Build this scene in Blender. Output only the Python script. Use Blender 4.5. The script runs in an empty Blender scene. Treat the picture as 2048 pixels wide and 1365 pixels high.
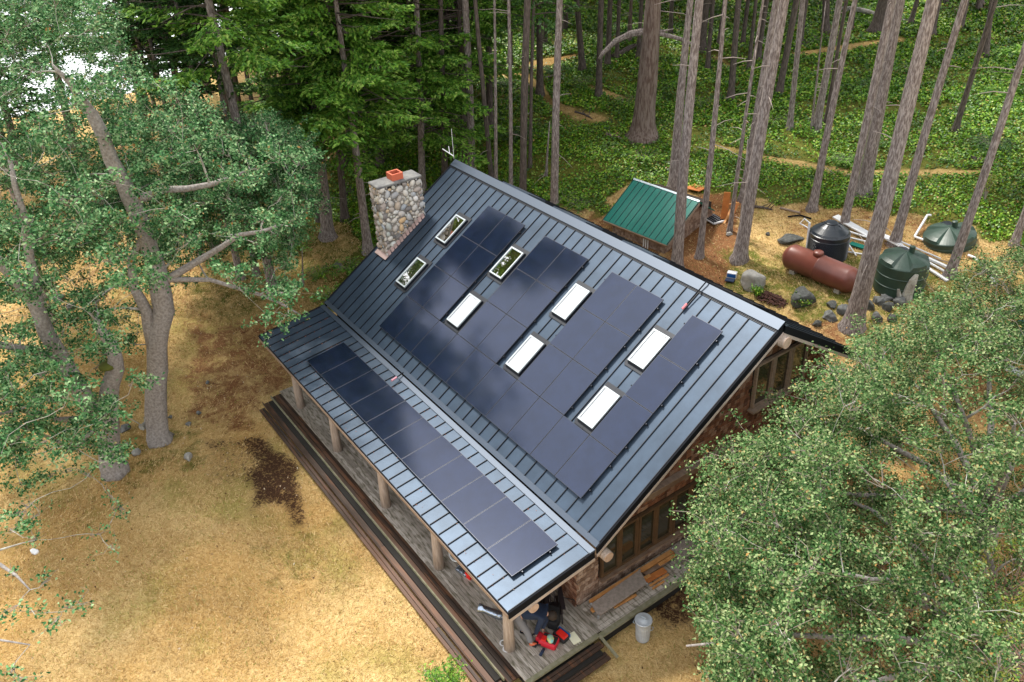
import bpy, math, random
import numpy as np
from mathutils import Vector, Matrix
random.seed(7); rng = np.random.default_rng(7)
scn = bpy.context.scene
col = scn.collection
R = math.radians

# ------------------------------------------------------------------ camera
CAM = np.array([23.68, -10.34, 15.36])
FPX = 1665.6                      # focal length in pixels of a 2048 px wide frame
ROT = (R(57.3043), R(2.6047), R(54.2643))
cd = bpy.data.cameras.new('camera'); cam = bpy.data.objects.new('camera', cd); col.objects.link(cam)
cam.location = CAM; cam.rotation_mode = 'XYZ'; cam.rotation_euler = ROT
cd.sensor_width = 36; cd.lens = FPX / 2048 * 36; cd.clip_start = .1; cd.clip_end = 3000
scn.camera = cam
RM = np.array([[0.5834432, -0.4161359, 0.6974417], [0.8108815, 0.3465318, -0.4715791], [-0.0454447, 0.8406822, 0.5396186]])

# ------------------------------------------------------------------ sky and sun
SUN_AZ, SUN_EL = R(178), R(60)    # direction towards the sun, measured from +X
w = bpy.data.worlds.new("World"); scn.world = w; w.use_nodes = True
nt = w.node_tree; N = nt.nodes; L = nt.links
bg = N['Background']; sky = N.new('ShaderNodeTexSky'); sky.sky_type = 'NISHITA'; sky.sun_disc = False
sky.sun_elevation = SUN_EL; sky.sun_rotation = R(90) - SUN_AZ; sky.air_density = 1.0; sky.dust_density = 2.0
tc = N.new('ShaderNodeTexCoord'); mp = N.new('ShaderNodeMapping'); mp.inputs['Scale'].default_value = (1, 1, 2.2)
no = N.new('ShaderNodeTexNoise'); no.inputs['Scale'].default_value = 2.6; no.inputs['Detail'].default_value = 6
cr = N.new('ShaderNodeValToRGB'); cr.color_ramp.elements[0].position = .30; cr.color_ramp.elements[0].color = (.55, .55, .55, 1)
cr.color_ramp.elements[1].position = .58; cr.color_ramp.elements[1].color = (.97, .97, .97, 1)
mx = N.new('ShaderNodeMixRGB'); mx.inputs['Color2'].default_value = (10.8, 10.8, 10.9, 1)
L.new(tc.outputs['Generated'], mp.inputs['Vector']); L.new(mp.outputs[0], no.inputs['Vector']); L.new(no.outputs['Fac'], cr.inputs[0])
L.new(cr.outputs[0], mx.inputs['Fac']); L.new(sky.outputs[0], mx.inputs['Color1']); L.new(mx.outputs[0], bg.inputs['Color'])
bg.inputs['Strength'].default_value = 0.105
sd = bpy.data.lights.new('sun', 'SUN'); sun = bpy.data.objects.new('sun', sd); col.objects.link(sun)
sd.energy = 3.6; sd.angle = R(8); sd.color = (1, .95, .87)
sdir = Vector((math.cos(SUN_EL) * math.cos(SUN_AZ), math.cos(SUN_EL) * math.sin(SUN_AZ), math.sin(SUN_EL)))
sun.rotation_euler = sdir.to_track_quat('Z', 'Y').to_euler(); sun.location = (0, 0, 40)
scn.view_settings.view_transform = 'Standard'; scn.view_settings.look = 'None'; scn.view_settings.gamma = 1
scn.view_settings.exposure = 0.70
scn.render.engine = 'CYCLES'

# ------------------------------------------------------------------ terrain
_ys = np.array([-200, -40, -12, 2, 6, 8, 11, 14, 20, 30, 45, 70, 110, 200.])
_zs = np.array([-9, -4.6, -4.0, -3.9, -3.75, -3.4, -2.75, -2.1, -1.0, .5, 2.6, 5.2, 8, 10.])
def sp(x, k=1.5): return np.logaddexp(0, np.asarray(x) * k) / k
def terr(x, y):
    x = np.asarray(x, float); y = np.asarray(y, float)
    z = np.interp(y, _ys, _zs) * .5 + .25 * (np.interp(y - 1.2, _ys, _zs) + np.interp(y + 1.2, _ys, _zs))
    z = z + .075 * sp(-x - 9, .5)
    z = z + .10 * np.sin(x * .45 + 1) * np.sin(y * .38) * np.clip((y - 11) / 6, .15, 1) * 1.5
    z = z + .05 * np.sin(x * 1.3 + y * .7) * np.clip((np.hypot(x - 4, (y - 3)) - 14) / 10, 0, 1)
    u = -x - 47 + .25 * (y - 10) * 0 + np.clip(y - 20, 0, 200) * -.55
    z = z - .55 * sp(u, .35)
    return np.maximum(z, -40)
def ray(px, py): return RM @ np.array([(px - 1024) / FPX, -(py - 682.5) / FPX, -1])
def zp(px, py, z):                    # point of the horizontal plane z seen at a pixel
    d = ray(px, py); t = (z - CAM[2]) / d[2]; return CAM + t * d
def xp(px, py, X):
    d = ray(px, py); t = (X - CAM[0]) / d[0]; return CAM + t * d
def G(px, py):                        # point of the terrain seen at a pixel
    d = ray(px, py); d = d / np.linalg.norm(d); t = 12.
    for _ in range(4000):
        p = CAM + d * t
        h = p[2] - float(terr(p[0], p[1]))
        if h < .01 or t > 260: break
        t += max(.01, h * .6)
    return p
def GH(px, py, h):                    # point seen at a pixel that lies h above the terrain
    d = ray(px, py); d = d / np.linalg.norm(d); t = 12.
    for _ in range(4000):
        p = CAM + d * t; e = p[2] - h - float(terr(p[0], p[1]))
        if e < .01 or t > 260: break
        t += max(.01, e * .6)
    return p
def proj(P):
    d = (np.asarray(P) - CAM) @ RM
    return np.stack([1024 + FPX * d[..., 0] / -d[..., 2], 682.5 - FPX * d[..., 1] / -d[..., 2]], -1)
def pxm(P): return FPX / float(-((np.asarray(P) - CAM) @ RM)[2])     # pixels per metre at a point
def near_vertical(px, py, base):      # point on a pixel's ray nearest to the vertical through base
    d = ray(px, py); t = ((base[:2] - CAM[:2]) @ d[:2]) / (d[:2] @ d[:2]); return CAM + t * d
def inpoly(pts, poly):
    x, y = pts[:, 0], pts[:, 1]; c = np.zeros(len(pts), bool); n = len(poly)
    for i in range(n):
        x1, y1 = poly[i]; x2, y2 = poly[(i + 1) % n]
        m = ((y1 > y) != (y2 > y)) & (x < (x2 - x1) * (y - y1) / ((y2 - y1) + 1e-12) + x1); c ^= m
    return c

# ------------------------------------------------------------------ materials
def mat(name, c, rough=.7, metal=0, spec=.5, var=0, vscale=3, c2=None, bump=0, bscale=20, island=0, transl=0, stretch=None, coat=0, detail=5, ior=None):
    m = bpy.data.materials.new(name); m.use_nodes = True; t = m.node_tree; b = t.nodes['Principled BSDF']
    b.inputs['Base Color'].default_value = (*c, 1); b.inputs['Roughness'].default_value = rough; b.inputs['Metallic'].default_value = metal
    b.inputs['Specular IOR Level'].default_value = spec
    if ior: b.inputs['IOR'].default_value = ior
    if coat: b.inputs['Coat Weight'].default_value = coat; b.inputs['Coat Roughness'].default_value = .05
    co = t.nodes.new('ShaderNodeTexCoord'); src = co.outputs['Object']
    if stretch:
        mpp = t.nodes.new('ShaderNodeMapping'); mpp.inputs['Scale'].default_value = stretch; t.links.new(src, mpp.inputs[0]); src = mpp.outputs[0]
    out = None
    if c2 is not None or var:
        n = t.nodes.new('ShaderNodeTexNoise'); n.inputs['Scale'].default_value = vscale; n.inputs['Detail'].default_value = detail; n.inputs['Roughness'].default_value = .62
        t.links.new(src, n.inputs['Vector'])
        r = t.nodes.new('ShaderNodeValToRGB'); e = r.color_ramp.elements; e[0].position = .40 if 'fir_bark' in name else .34; e[1].position = .57 if 'fir_bark' in name else .66
        cc = c2 if c2 is not None else tuple(min(1, v * (1 + var)) for v in c)
        c1 = c if c2 is not None else tuple(v * (1 - var) for v in c)
        e[0].color = (*c1, 1); e[1].color = (*cc, 1); t.links.new(n.outputs['Fac'], r.inputs[0]); out = r.outputs[0]
    if island:
        g = t.nodes.new('ShaderNodeNewGeometry'); hv = t.nodes.new('ShaderNodeHueSaturation')
        mr = t.nodes.new('ShaderNodeMapRange'); mr.inputs[3].default_value = 1 - island; mr.inputs[4].default_value = 1 + island
        t.links.new(g.outputs['Random Per Island'], mr.inputs[0]); t.links.new(mr.outputs[0], hv.inputs['Value'])
        if out: t.links.new(out, hv.inputs['Color'])
        else: hv.inputs['Color'].default_value = (*c, 1)
        out = hv.outputs[0]
    if out: t.links.new(out, b.inputs['Base Color'])
    if bump:
        n2 = t.nodes.new('ShaderNodeTexNoise'); n2.inputs['Scale'].default_value = bscale; n2.inputs['Detail'].default_value = 4; t.links.new(src, n2.inputs['Vector'])
        bp = t.nodes.new('ShaderNodeBump'); bp.inputs['Strength'].default_value = min(1, bump); bp.inputs['Distance'].default_value = .03 * max(1, bump)
        t.links.new(n2.outputs['Fac'], bp.inputs['Height']); t.links.new(bp.outputs[0], b.inputs['Normal'])
    if transl:
        o = t.nodes['Material Output']; tr = t.nodes.new('ShaderNodeBsdfTranslucent'); ms = t.nodes.new('ShaderNodeMixShader'); ms.inputs[0].default_value = transl
        if out: t.links.new(out, tr.inputs[0])
        else: tr.inputs[0].default_value = (*c, 1)
        t.links.new(b.outputs[0], ms.inputs[1]); t.links.new(tr.outputs[0], ms.inputs[2]); t.links.new(ms.outputs[0], o.inputs[0])
    return m
def ramp_island(name, stops, rough=.6, spec=.5, transl=0, noise=None, bump=0, stretch=None):
    """per-piece colour picked from a ramp; optional noise mixed in"""
    m = bpy.data.materials.new(name); m.use_nodes = True; t = m.node_tree; b = t.nodes['Principled BSDF']
    b.inputs['Roughness'].default_value = rough; b.inputs['Specular IOR Level'].default_value = spec
    g = t.nodes.new('ShaderNodeNewGeometry'); r = t.nodes.new('ShaderNodeValToRGB'); e = r.color_ramp.elements
    while len(e) < len(stops): e.new(.5)
    for i, (p, c) in enumerate(stops): e[i].position = p; e[i].color = (*c, 1)
    t.links.new(g.outputs['Random Per Island'], r.inputs[0]); out = r.outputs[0]
    if noise or bump:
        co = t.nodes.new('ShaderNodeTexCoord'); src = co.outputs['Object']
        if stretch:
            mpp = t.nodes.new('ShaderNodeMapping'); mpp.inputs['Scale'].default_value = stretch; t.links.new(src, mpp.inputs[0]); src = mpp.outputs[0]
        n = t.nodes.new('ShaderNodeTexNoise'); n.inputs['Scale'].default_value = noise[0] if noise else 12; n.inputs['Detail'].default_value = 5; t.links.new(src, n.inputs['Vector'])
        if noise:
            rr = t.nodes.new('ShaderNodeValToRGB'); rr.color_ramp.elements[0].position = noise[2]; rr.color_ramp.elements[1].position = noise[3]
            t.links.new(n.outputs['Fac'], rr.inputs[0]); mm = t.nodes.new('ShaderNodeMixRGB'); mm.inputs['Color2'].default_value = (*noise[1], 1)
            t.links.new(rr.outputs[0], mm.inputs['Fac']); t.links.new(out, mm.inputs['Color1']); out = mm.outputs[0]
        if bump:
            bp = t.nodes.new('ShaderNodeBump'); bp.inputs['Strength'].default_value = bump; bp.inputs['Distance'].default_value = .02
            t.links.new(n.outputs['Fac'], bp.inputs['Height']); t.links.new(bp.outputs[0], b.inputs['Normal'])
    t.links.new(out, b.inputs['Base Color'])
    if transl:
        o = t.nodes['Material Output']; tr = t.nodes.new('ShaderNodeBsdfTranslucent'); ms = t.nodes.new('ShaderNodeMixShader'); ms.inputs[0].default_value = transl
        t.links.new(out, tr.inputs[0]); t.links.new(b.outputs[0], ms.inputs[1]); t.links.new(tr.outputs[0], ms.inputs[2]); t.links.new(ms.outputs[0], o.inputs[0])
    return m
M = {}
M['roof'] = mat('roof_metal', (.042, .064, .096), .40, .35, .3, var=.16, vscale=1.1, bump=.06, bscale=2.5)
M['seam'] = mat('shaded_roof_seam', (.008, .011, .018), .5, .2)  # same paint as the roof; shade on the seam sides is put into this colour
M['ridge'] = mat('ridge_metal', (.060, .080, .112), .42, .35)
M['black'] = mat('black_metal', (.008, .009, .012), .75, spec=.12)
M['panel'] = mat('solar_cell', (.006, .010, .026), .12, 0, .8, var=.25, vscale=2.2, ior=1.6)
M['panel'].node_tree.nodes['Principled BSDF'].inputs['Specular Tint'].default_value = (.66, .75, 1.0, 1)
M['pframe'] = mat('panel_frame', (.05, .055, .07), .35, .5)
M['alu'] = mat('aluminium', (.45, .47, .5), .35, .8)
M['skyframe'] = mat('skylight_frame', (.42, .47, .5), .4, .3)
M['pine'] = mat('pine_well', (.42, .36, .14), .6, c2=(.30, .25, .09), vscale=3)
M['dark'] = mat('dark_interior', (.012, .010, .008), .9)  # near-black colour carries the shade of the room and the flue
M['tanwood'] = mat('tan_wood', (.34, .25, .19), .75, c2=(.22, .16, .12), vscale=2, stretch=(1, 6, 6), island=.1)
M['palewood'] = mat('pale_board', (.52, .43, .37), .75, c2=(.38, .31, .26), vscale=3)
M['beam'] = mat('brown_beam', (.16, .09, .055), .75, c2=(.24, .17, .12), vscale=3)
M['log'] = mat('log_wood', (.48, .395, .33), .8, c2=(.30, .235, .19), vscale=4, stretch=(5, 5, .6), bump=.5, bscale=9)
M['logend'] = mat('log_end', (.56, .41, .32), .7, c2=(.44, .30, .22), vscale=6)
M['shingle'] = ramp_island('cedar_shingle', [(0, (.09, .038, .022)), (.35, (.19, .08, .045)), (.7, (.27, .125, .07)), (1, (.32, .21, .15))], .8, .3, noise=(9, (.16, .12, .10), .55, .85))
M['shinglegrey'] = ramp_island('weathered_shingle', [(0, (.19, .125, .09)), (.5, (.33, .225, .17)), (1, (.45, .34, .27))], .85, .3, noise=(9, (.12, .06, .035), .5, .8))
M['wall'] = mat('wall_sheathing', (.03, .018, .012), .9)
M['frame'] = mat('window_frame', (.10, .055, .025), .6, var=.25, vscale=5)
M['glass'] = mat('window_glass', (.020, .022, .014), .06, 0, .8, ior=1.7, c2=(.045, .04, .022), vscale=1.2)  # opaque: dark room and greenish brown reflections are put into the colour
M['deck'] = ramp_island('deck_board', [(0, (.27, .235, .20)), (.5, (.38, .335, .285)), (1, (.50, .45, .395))], .85, .3, noise=(7, (.13, .115, .075), .46, .68), bump=.3, stretch=(.45, 2.2, 2))
M['step'] = ramp_island('dark_step_board', [(0, (.022, .014, .010)), (.6, (.050, .028, .018)), (1, (.11, .055, .032))], .6, .4, noise=(3, (.17, .07, .03), .5, .78), bump=.4, stretch=(.35, 3, 3))  # orange streaks paint in the tan-lit step edges
M['edge'] = mat('pale_edge_board', (.25, .23, .16), .85, c2=(.15, .15, .08), vscale=6, stretch=(1, 1, 1))
M['stone'] = ramp_island('river_stone', [(0, (.13, .13, .135)), (.2, (.38, .32, .28)), (.4, (.52, .50, .47)), (.55, (.64, .60, .53)), (.7, (.28, .32, .37)), (.82, (.58, .40, .22)), (.92, (.42, .45, .42)), (1, (.72, .70, .68))], .6, .4, noise=(5, (.33, .31, .28), .5, .9), bump=.15)
M['mortar'] = mat('mortar', (.10, .09, .08), .95, c2=(.3, .28, .25), vscale=1.3)
M['cap'] = mat('concrete_cap', (.10, .10, .105), .9, c2=(.2, .2, .19), vscale=3, bump=.3)
M['flue'] = mat('terracotta_flue', (.52, .12, .06), .7)
M['pinkflash'] = mat('step_flashing', (.42, .31, .29), .55, island=.15)
M['bark'] = mat('fir_bark', (.36, .315, .295), .95, c2=(.14, .11, .10), vscale=5.5, stretch=(4.2, 4.2, .8), bump=.9, bscale=10, detail=6)
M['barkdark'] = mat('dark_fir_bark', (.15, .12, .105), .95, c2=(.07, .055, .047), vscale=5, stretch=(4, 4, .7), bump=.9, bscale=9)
M['barkred'] = mat('old_fir_bark', (.11, .07, .055), .95, c2=(.22, .17, .145), vscale=3.5, stretch=(3, 3, .5), bump=1.4, bscale=6)
M['oakbark'] = mat('oak_bark', (.36, .335, .315), .95, c2=(.19, .165, .15), vscale=13, bump=.8, bscale=14)
M['lichen'] = mat('lichen_branch', (.50, .50, .45), .9, c2=(.20, .175, .15), vscale=4)
M['twig'] = mat('dead_twig', (.32, .27, .24), .9)
M['twigbrown'] = mat('twig_brown', (.22, .18, .15), .9)
M['moss'] = mat('moss', (.10, .11, .015), .95)
M['oakleaf'] = ramp_island('oak_leaf_cool', [(0, (.016, .066, .024)), (.4, (.055, .175, .055)), (.72, (.165, .34, .135)), (.97, (.36, .50, .26)), (1, (.30, .13, .03))], .6, .12, .2)  # pale upper stops put leaf highlights into the colour
M['oakleaf2'] = ramp_island('oak_leaf_warm', [(0, (.018, .058, .015)), (.42, (.062, .145, .040)), (.72, (.185, .285, .105)), (.95, (.35, .41, .20)), (1, (.40, .22, .07))], .6, .12, .2)
M['needle'] = ramp_island('fir_needle', [(0, (.040, .12, .018)), (.45, (.13, .32, .035)), (.8, (.27, .48, .06)), (1, (.40, .54, .13))], .55, .4, .3)
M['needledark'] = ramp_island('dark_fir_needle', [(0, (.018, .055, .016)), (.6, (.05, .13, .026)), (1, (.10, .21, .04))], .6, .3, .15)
M['needleyel'] = ramp_island('yellow_green_needle', [(0, (.16, .24, .03)), (.7, (.30, .38, .06)), (1, (.42, .22, .10))], .55, .3, .2)
M['ivy'] = ramp_island('ivy_leaf', [(0, (.022, .075, .006)), (.35, (.07, .20, .008)), (.7, (.17, .37, .012)), (.93, (.36, .50, .05)), (1, (.36, .19, .06))], .45, .5, .15, noise=(.55, (.028, .075, .012), .50, .82))
M['grass'] = ramp_island('dry_grass', [(0, (.27, .155, .045)), (.4, (.58, .40, .18)), (.75, (.78, .58, .30)), (.9, (.34, .31, .08)), (1, (.22, .26, .05))], .8, .2, .15)
M['rock'] = mat('grey_rock', (.19, .195, .19), .9, c2=(.07, .072, .068), vscale=3, bump=1.2, bscale=8)
M['rockpale'] = mat('pale_rock', (.40, .385, .35), .9, c2=(.19, .185, .17), vscale=1.8, bump=1.0, bscale=7)
M['rockdark'] = mat('dark_rock', (.045, .047, .045), .9, c2=(.11, .115, .105), vscale=6, bump=1.2, bscale=10)
M['rust'] = mat('propane_paint', (.155, .045, .03), .38, var=.12, vscale=2, spec=.6)
M['blackpoly'] = mat('black_plastic', (.012, .018, .026), .33, spec=.6, var=.1, vscale=3)
M['greenpoly'] = mat('green_plastic', (.026, .055, .040), .42, spec=.5, var=.15, vscale=2)
M['teal'] = mat('teal_metal', (.002, .15, .115), .5, 0, .3, var=.08, vscale=2)
M['tealseam'] = mat('teal_seam', (.003, .06, .055), .5)
M['palemetal'] = mat('pale_metal', (.42, .5, .55), .4, .4)
M['white'] = mat('white_plastic', (.74, .75, .76), .45)
M['concrete'] = mat('concrete', (.42, .38, .32), .9, c2=(.3, .27, .22), vscale=3)
M['orangewood'] = mat('orange_plywood', (.55, .19, .045), .7, c2=(.40, .13, .03), vscale=4, island=.2)
M['newwood'] = mat('new_timber', (.60, .30, .10), .7, c2=(.46, .20, .06), vscale=4, stretch=(1, 1, 1), island=.25)
M['greyboard'] = mat('grey_board', (.36, .30, .26), .85, c2=(.23, .19, .16), vscale=9)
M['galv'] = mat('galvanised', (.50, .54, .58), .45, .35, var=.1, vscale=6)
M['navy'] = mat('navy_cloth', (.010, .022, .055), .85, bump=.4, bscale=14)
M['greycloth'] = mat('grey_cloth', (.20, .20, .215), .9, bump=.4, bscale=12)
M['skin'] = mat('skin', (.48, .28, .2), .6)
M['hair'] = mat('hair', (.03, .02, .014), .8)
M['orangeshoe'] = mat('orange_shoe', (.62, .13, .05), .6)
M['blackcloth'] = mat('black_cloth', (.012, .013, .015), .7, bump=.5, bscale=20)
M['red'] = mat('red_cloth', (.55, .012, .03), .6, bump=.4, bscale=18)
M['brightred'] = mat('bright_red', (.72, .02, .012), .5)
M['blue'] = mat('blue_cloth', (.01, .10, .35), .6)
M['cream'] = mat('cream_card', (.80, .78, .58), .6)
M['foil'] = mat('foil', (.38, .45, .56), .2, .9, var=.2, vscale=8, bump=.8, bscale=10)
M['pipegrey'] = mat('grey_hose', (.62, .64, .64), .5)
M['leaflitter'] = mat('bark_heap', (.09, .03, .018), .9, c2=(.03, .014, .01), vscale=12, bump=1, bscale=20)
M['cyan'] = mat('cyan_cloth', (.05, .50, .66), .6, c2=(.7, .62, .10), vscale=6)
M['darkwood'] = mat('dark_wood_chair', (.018, .013, .016), .6)

# ------------------------------------------------------------------ object helpers
def tag(o, label=None, cat=None, group=None, kind=None):
    if label: o['label'] = label
    if cat: o['category'] = cat
    if group: o['group'] = group
    if kind: o['kind'] = kind
    return o
def empty(name, loc, label, cat, group=None, rz=0):
    o = bpy.data.objects.new(name, None); col.objects.link(o); o.location = Vector([float(v) for v in loc]); o.rotation_euler.z = rz
    o.empty_display_size = .2
    return tag(o, label, cat, group)
def link(name, me, m, parent=None, world=True, smooth=False):
    o = bpy.data.objects.new(name, me); col.objects.link(o)
    if m is not None and not me.materials: me.materials.append(m)
    if smooth: me.polygons.foreach_set('use_smooth', [True] * len(me.polygons))
    if parent is not None:
        o.parent = parent
        if world:      # geometry given in world coordinates: bring it into the parent's frame
            p = parent; mt = Matrix.Identity(4)
            while p is not None: mt = p.matrix_basis @ mt; p = p.parent
            me.transform(mt.inverted())
    return o
def npmesh(name, V, F):
    V = np.asarray(V, np.float32); F = np.asarray(F, np.int32); me = bpy.data.meshes.new(name)
    me.vertices.add(len(V)); me.vertices.foreach_set('co', V.ravel())
    k = F.shape[1]; me.loops.add(F.size); me.loops.foreach_set('vertex_index', F.ravel())
    me.polygons.add(len(F)); me.polygons.foreach_set('loop_start', np.arange(0, F.size, k, dtype=np.int32))
    me.update(calc_edges=True); return me
def frame_of(d, up=(0, 0, 1)):
    d = np.asarray(d, float); d = d / (np.linalg.norm(d) + 1e-12); u = np.asarray(up, float)
    if abs(d @ u) > .95: u = np.array([1., 0, 0])
    a = np.cross(u, d); a /= np.linalg.norm(a); return a, np.cross(d, a), d
class MB:
    def __init__(s): s.v = []; s.f = []
    def add(s, V, F):
        b = len(s.v); s.v += [tuple(float(c) for c in p) for p in V]; s.f += [tuple(int(i) + b for i in q) for q in F]; return s
    def box(s, c, e, ax=None):       # centre, half sizes, axes
        ax = ax or ((1, 0, 0), (0, 1, 0), (0, 0, 1)); c = np.array(c, float); A = [np.array(a, float) * h for a, h in zip(ax, e)]
        V = [c + i * A[0] + j * A[1] + k * A[2] for i in (-1, 1) for j in (-1, 1) for k in (-1, 1)]
        return s.add(V, [(0, 1, 3, 2), (4, 6, 7, 5), (0, 4, 5, 1), (2, 3, 7, 6), (0, 2, 6, 4), (1, 5, 7, 3)])
    def bar(s, a, b, w, h, up=(0, 0, 1)):
        a = np.array(a, float); b = np.array(b, float); x, y, d = frame_of(b - a, up)
        return s.box((a + b) / 2, (w / 2, h / 2, np.linalg.norm(b - a) / 2), (x, y, d))
    def tube(s, P, r, n=8, cap=True, wob=0):
        P = np.array(P, float); r = np.broadcast_to(np.array(r, float), (len(P),)); V = []; F = []
        T = np.gradient(P, axis=0) if len(P) > 2 else np.repeat([P[-1] - P[0]], len(P), 0)
        x, y, _ = frame_of(T[0])
        for i, p in enumerate(P):
            d = T[i] / (np.linalg.norm(T[i]) + 1e-12); x = x - d * (x @ d); x /= np.linalg.norm(x) + 1e-12; y = np.cross(d, x)
            for k in range(n):
                a = 2 * math.pi * k / n; rr = r[i] * (1 + (random.uniform(-wob, wob) if wob else 0)); V.append(p + rr * (math.cos(a) * x + math.sin(a) * y))
        for i in range(len(P) - 1):
            for k in range(n):
                k2 = (k + 1) % n; F.append((i * n + k, i * n + k2, (i + 1) * n + k2, (i + 1) * n + k))
        if cap: F += [tuple(range(n))[::-1], tuple((len(P) - 1) * n + k for k in range(n))]
        return s.add(V, F)
    def lathe(s, c, prof, n=32, ax=None):      # profile [(r, h)] around an axis
        x, y, d = frame_of(ax if ax is not None else (0, 0, 1)) if ax is not None else (np.array([1., 0, 0]), np.array([0, 1., 0]), np.array([0, 0, 1.]))
        c = np.array(c, float); V = []; F = []
        for (r, h) in prof:
            for k in range(n): a = 2 * math.pi * k / n; V.append(c + d * h + r * (math.cos(a) * x + math.sin(a) * y))
        for i in range(len(prof) - 1):
            for k in range(n): k2 = (k + 1) % n; F.append((i * n + k, i * n + k2, (i + 1) * n + k2, (i + 1) * n + k))
        F += [tuple(range(n))[::-1], tuple((len(prof) - 1) * n + k for k in range(n))]
        return s.add(V, F)
    def prism(s, poly, off):                  # closed polygon extruded by a vector
        n = len(poly); off = np.array(off, float); P = [np.array(p, float) for p in poly]
        V = P + [p + off for p in P]; F = [tuple(range(n)), tuple(range(2 * n - 1, n - 1, -1))] + [(i, i + n, (i + 1) % n + n, (i + 1) % n) for i in range(n)]
        return s.add(V, F)
    def quad(s, a, b, c, d): return s.add([a, b, c, d], [(0, 1, 2, 3)])
    def build(s, name, m, parent=None, smooth=False, world=True, bevel=0):
        me = bpy.data.meshes.new(name); me.from_pydata(s.v, [], s.f); me.update()
        o = link(name, me, m, parent, world, smooth)
        if bevel: b = o.modifiers.new('bevel', 'BEVEL'); b.width = bevel; b.segments = 2; b.limit_method = 'ANGLE'
        return o
def copy_tree(o, parent=None):
    c = o.copy(); col.objects.link(c); c.parent = parent
    for ch in [x for x in bpy.data.objects if x.parent == o]: copy_tree(ch, c)
    return c

# ------------------------------------------------------------------ terrain mesh
def zone_masks(x, y):
    """r: rusty needle litter, g: mossy green soil, b: bare dark soil -- by position on the ground"""
    P = np.stack([x, y, terr(x, y)], -1); q = proj(P); n = len(x)
    jit = np.stack([np.sin(x * 2.1 + y * 1.3) + np.sin(x * .9 - y * 2.7), np.sin(y * 2.3 - x) + np.sin(x * 3.1 + 1)], -1) * 9
    q = q + jit
    d = (P - CAM) @ RM; vis = d[:, 2] < -1
    r = np.zeros(n); g = np.zeros(n); b = np.zeros(n)
    for poly, wt in (([(1280, 470), (1400, 395), (1480, 390), (1480, 560), (1330, 560)], 1), ([(380, 640), (560, 640), (610, 760), (540, 800), (520, 860), (360, 860)], .55), ([(1560, 620), (1720, 660), (1800, 660), (1720, 720), (1600, 680)], .6),
                     ([(1140, 410), (1330, 480), (1390, 560), (1250, 500)], .7), ([(1800, 420), (2048, 520), (2048, 600), (1860, 560), (1560, 470), (1560, 430)], .45), ([(1650, 700), (2300, 560), (2300, 1500), (1380, 1500), (1380, 1100), (1420, 900)], .42),
                     ([(160, 480), (600, 420), (480, 640), (120, 680)], .35), ([(1050, 110), (1220, 120), (1300, 330), (1240, 330), (1060, 190)], .4), ([(1200, 0), (2000, 0), (2000, 90), (1380, 140), (1200, 150)], .3)):
        r[inpoly(q, poly)] = wt
    rough = .22 * np.sin(x * 1.7 + 3 * np.sin(y * .6)) * np.sin(y * 2.2 - x * .5)
    for poly, wt in (([(690, 0), (2300, -80), (2300, 560), (1800, 430), (1520, 410), (1400, 380), (1260, 360), (1200, 440), (1000, 380), (860, 520), (740, 560), (650, 640), (560, 560), (600, 420), (690, 300)], 1), ([(560, 480), (720, 440), (680, 600), (560, 640), (360, 620), (420, 520)], .5),
                     ([(230, 850), (420, 860), (420, 930), (240, 1000)], .4), ([(60, 950), (240, 980), (200, 1040), (60, 1020)], .3), ([(480, 1085), (640, 1050), (640, 1160), (500, 1180)], .40), ([(130, 1000), (200, 1010), (190, 1080), (120, 1060)], .35), ([(690, 1250), (760, 1240), (780, 1330), (700, 1340)], .3), ([(1420, 480), (1960, 540), (1960, 680), (1640, 660), (1470, 600)], .58)):
        g[inpoly(q, poly)] = wt
    for poly, wt in (([(400, 880), (520, 870), (600, 930), (615, 1060), (560, 1050), (545, 1000), (520, 1010), (510, 1075), (496, 1060), (500, 980), (470, 960), (440, 960)], .72), ([(380, 925), (470, 880), (520, 930), (430, 990)], .4), ([(1290, 1180), (1380, 1140), (1500, 1160), (1480, 1240), (1330, 1260), (1290, 1225)], .65),
                     ([(1730, 1200), (1860, 1210), (1900, 1300), (1790, 1310)], .65), ([(1330, 520), (1430, 480), (1500, 530), (1440, 620), (1360, 590)], .25), ([(1430, 345), (1620, 330), (1560, 420)], .1)):
        b[inpoly(q, poly)] = wt
    for a in (r, g, b): a[~vis] = 0
    g[(~vis) & (y > 14)] = .8
    return r, g, b
def path_mask(x, y):
    P = np.stack([x, y, terr(x, y)], -1); q = proj(P); m = np.zeros(len(x)); vis = ((P - CAM) @ RM)[:, 2] < -1
    for line, w0 in (([(960, 150), (1040, 152), (1080, 175), (1100, 205), (1160, 232), (1200, 238)], 14), ([(1060, 130), (1120, 120), (1160, 110)], 12), ([(1430, 292), (1520, 315), (1640, 335), (1700, 345), (1960, 345)], 9), ([(1180, 175), (1290, 215)], 9), ([(1590, 110), (1700, 95), (1800, 80)], 11), ([(1430, 115), (1470, 140)], 8)):
        for a, b in zip(line[:-1], line[1:]):
            a = np.array(a, float); b = np.array(b, float); d = b - a; t = np.clip(((q - a) @ d) / (d @ d), 0, 1)
            dist = np.hypot(*((q - (a + t[:, None] * d)) * (1, 1.6)).T); m = np.maximum(m, np.clip(1.35 - dist / w0, 0, 1))
    m[~vis] = 0
    return m
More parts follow.
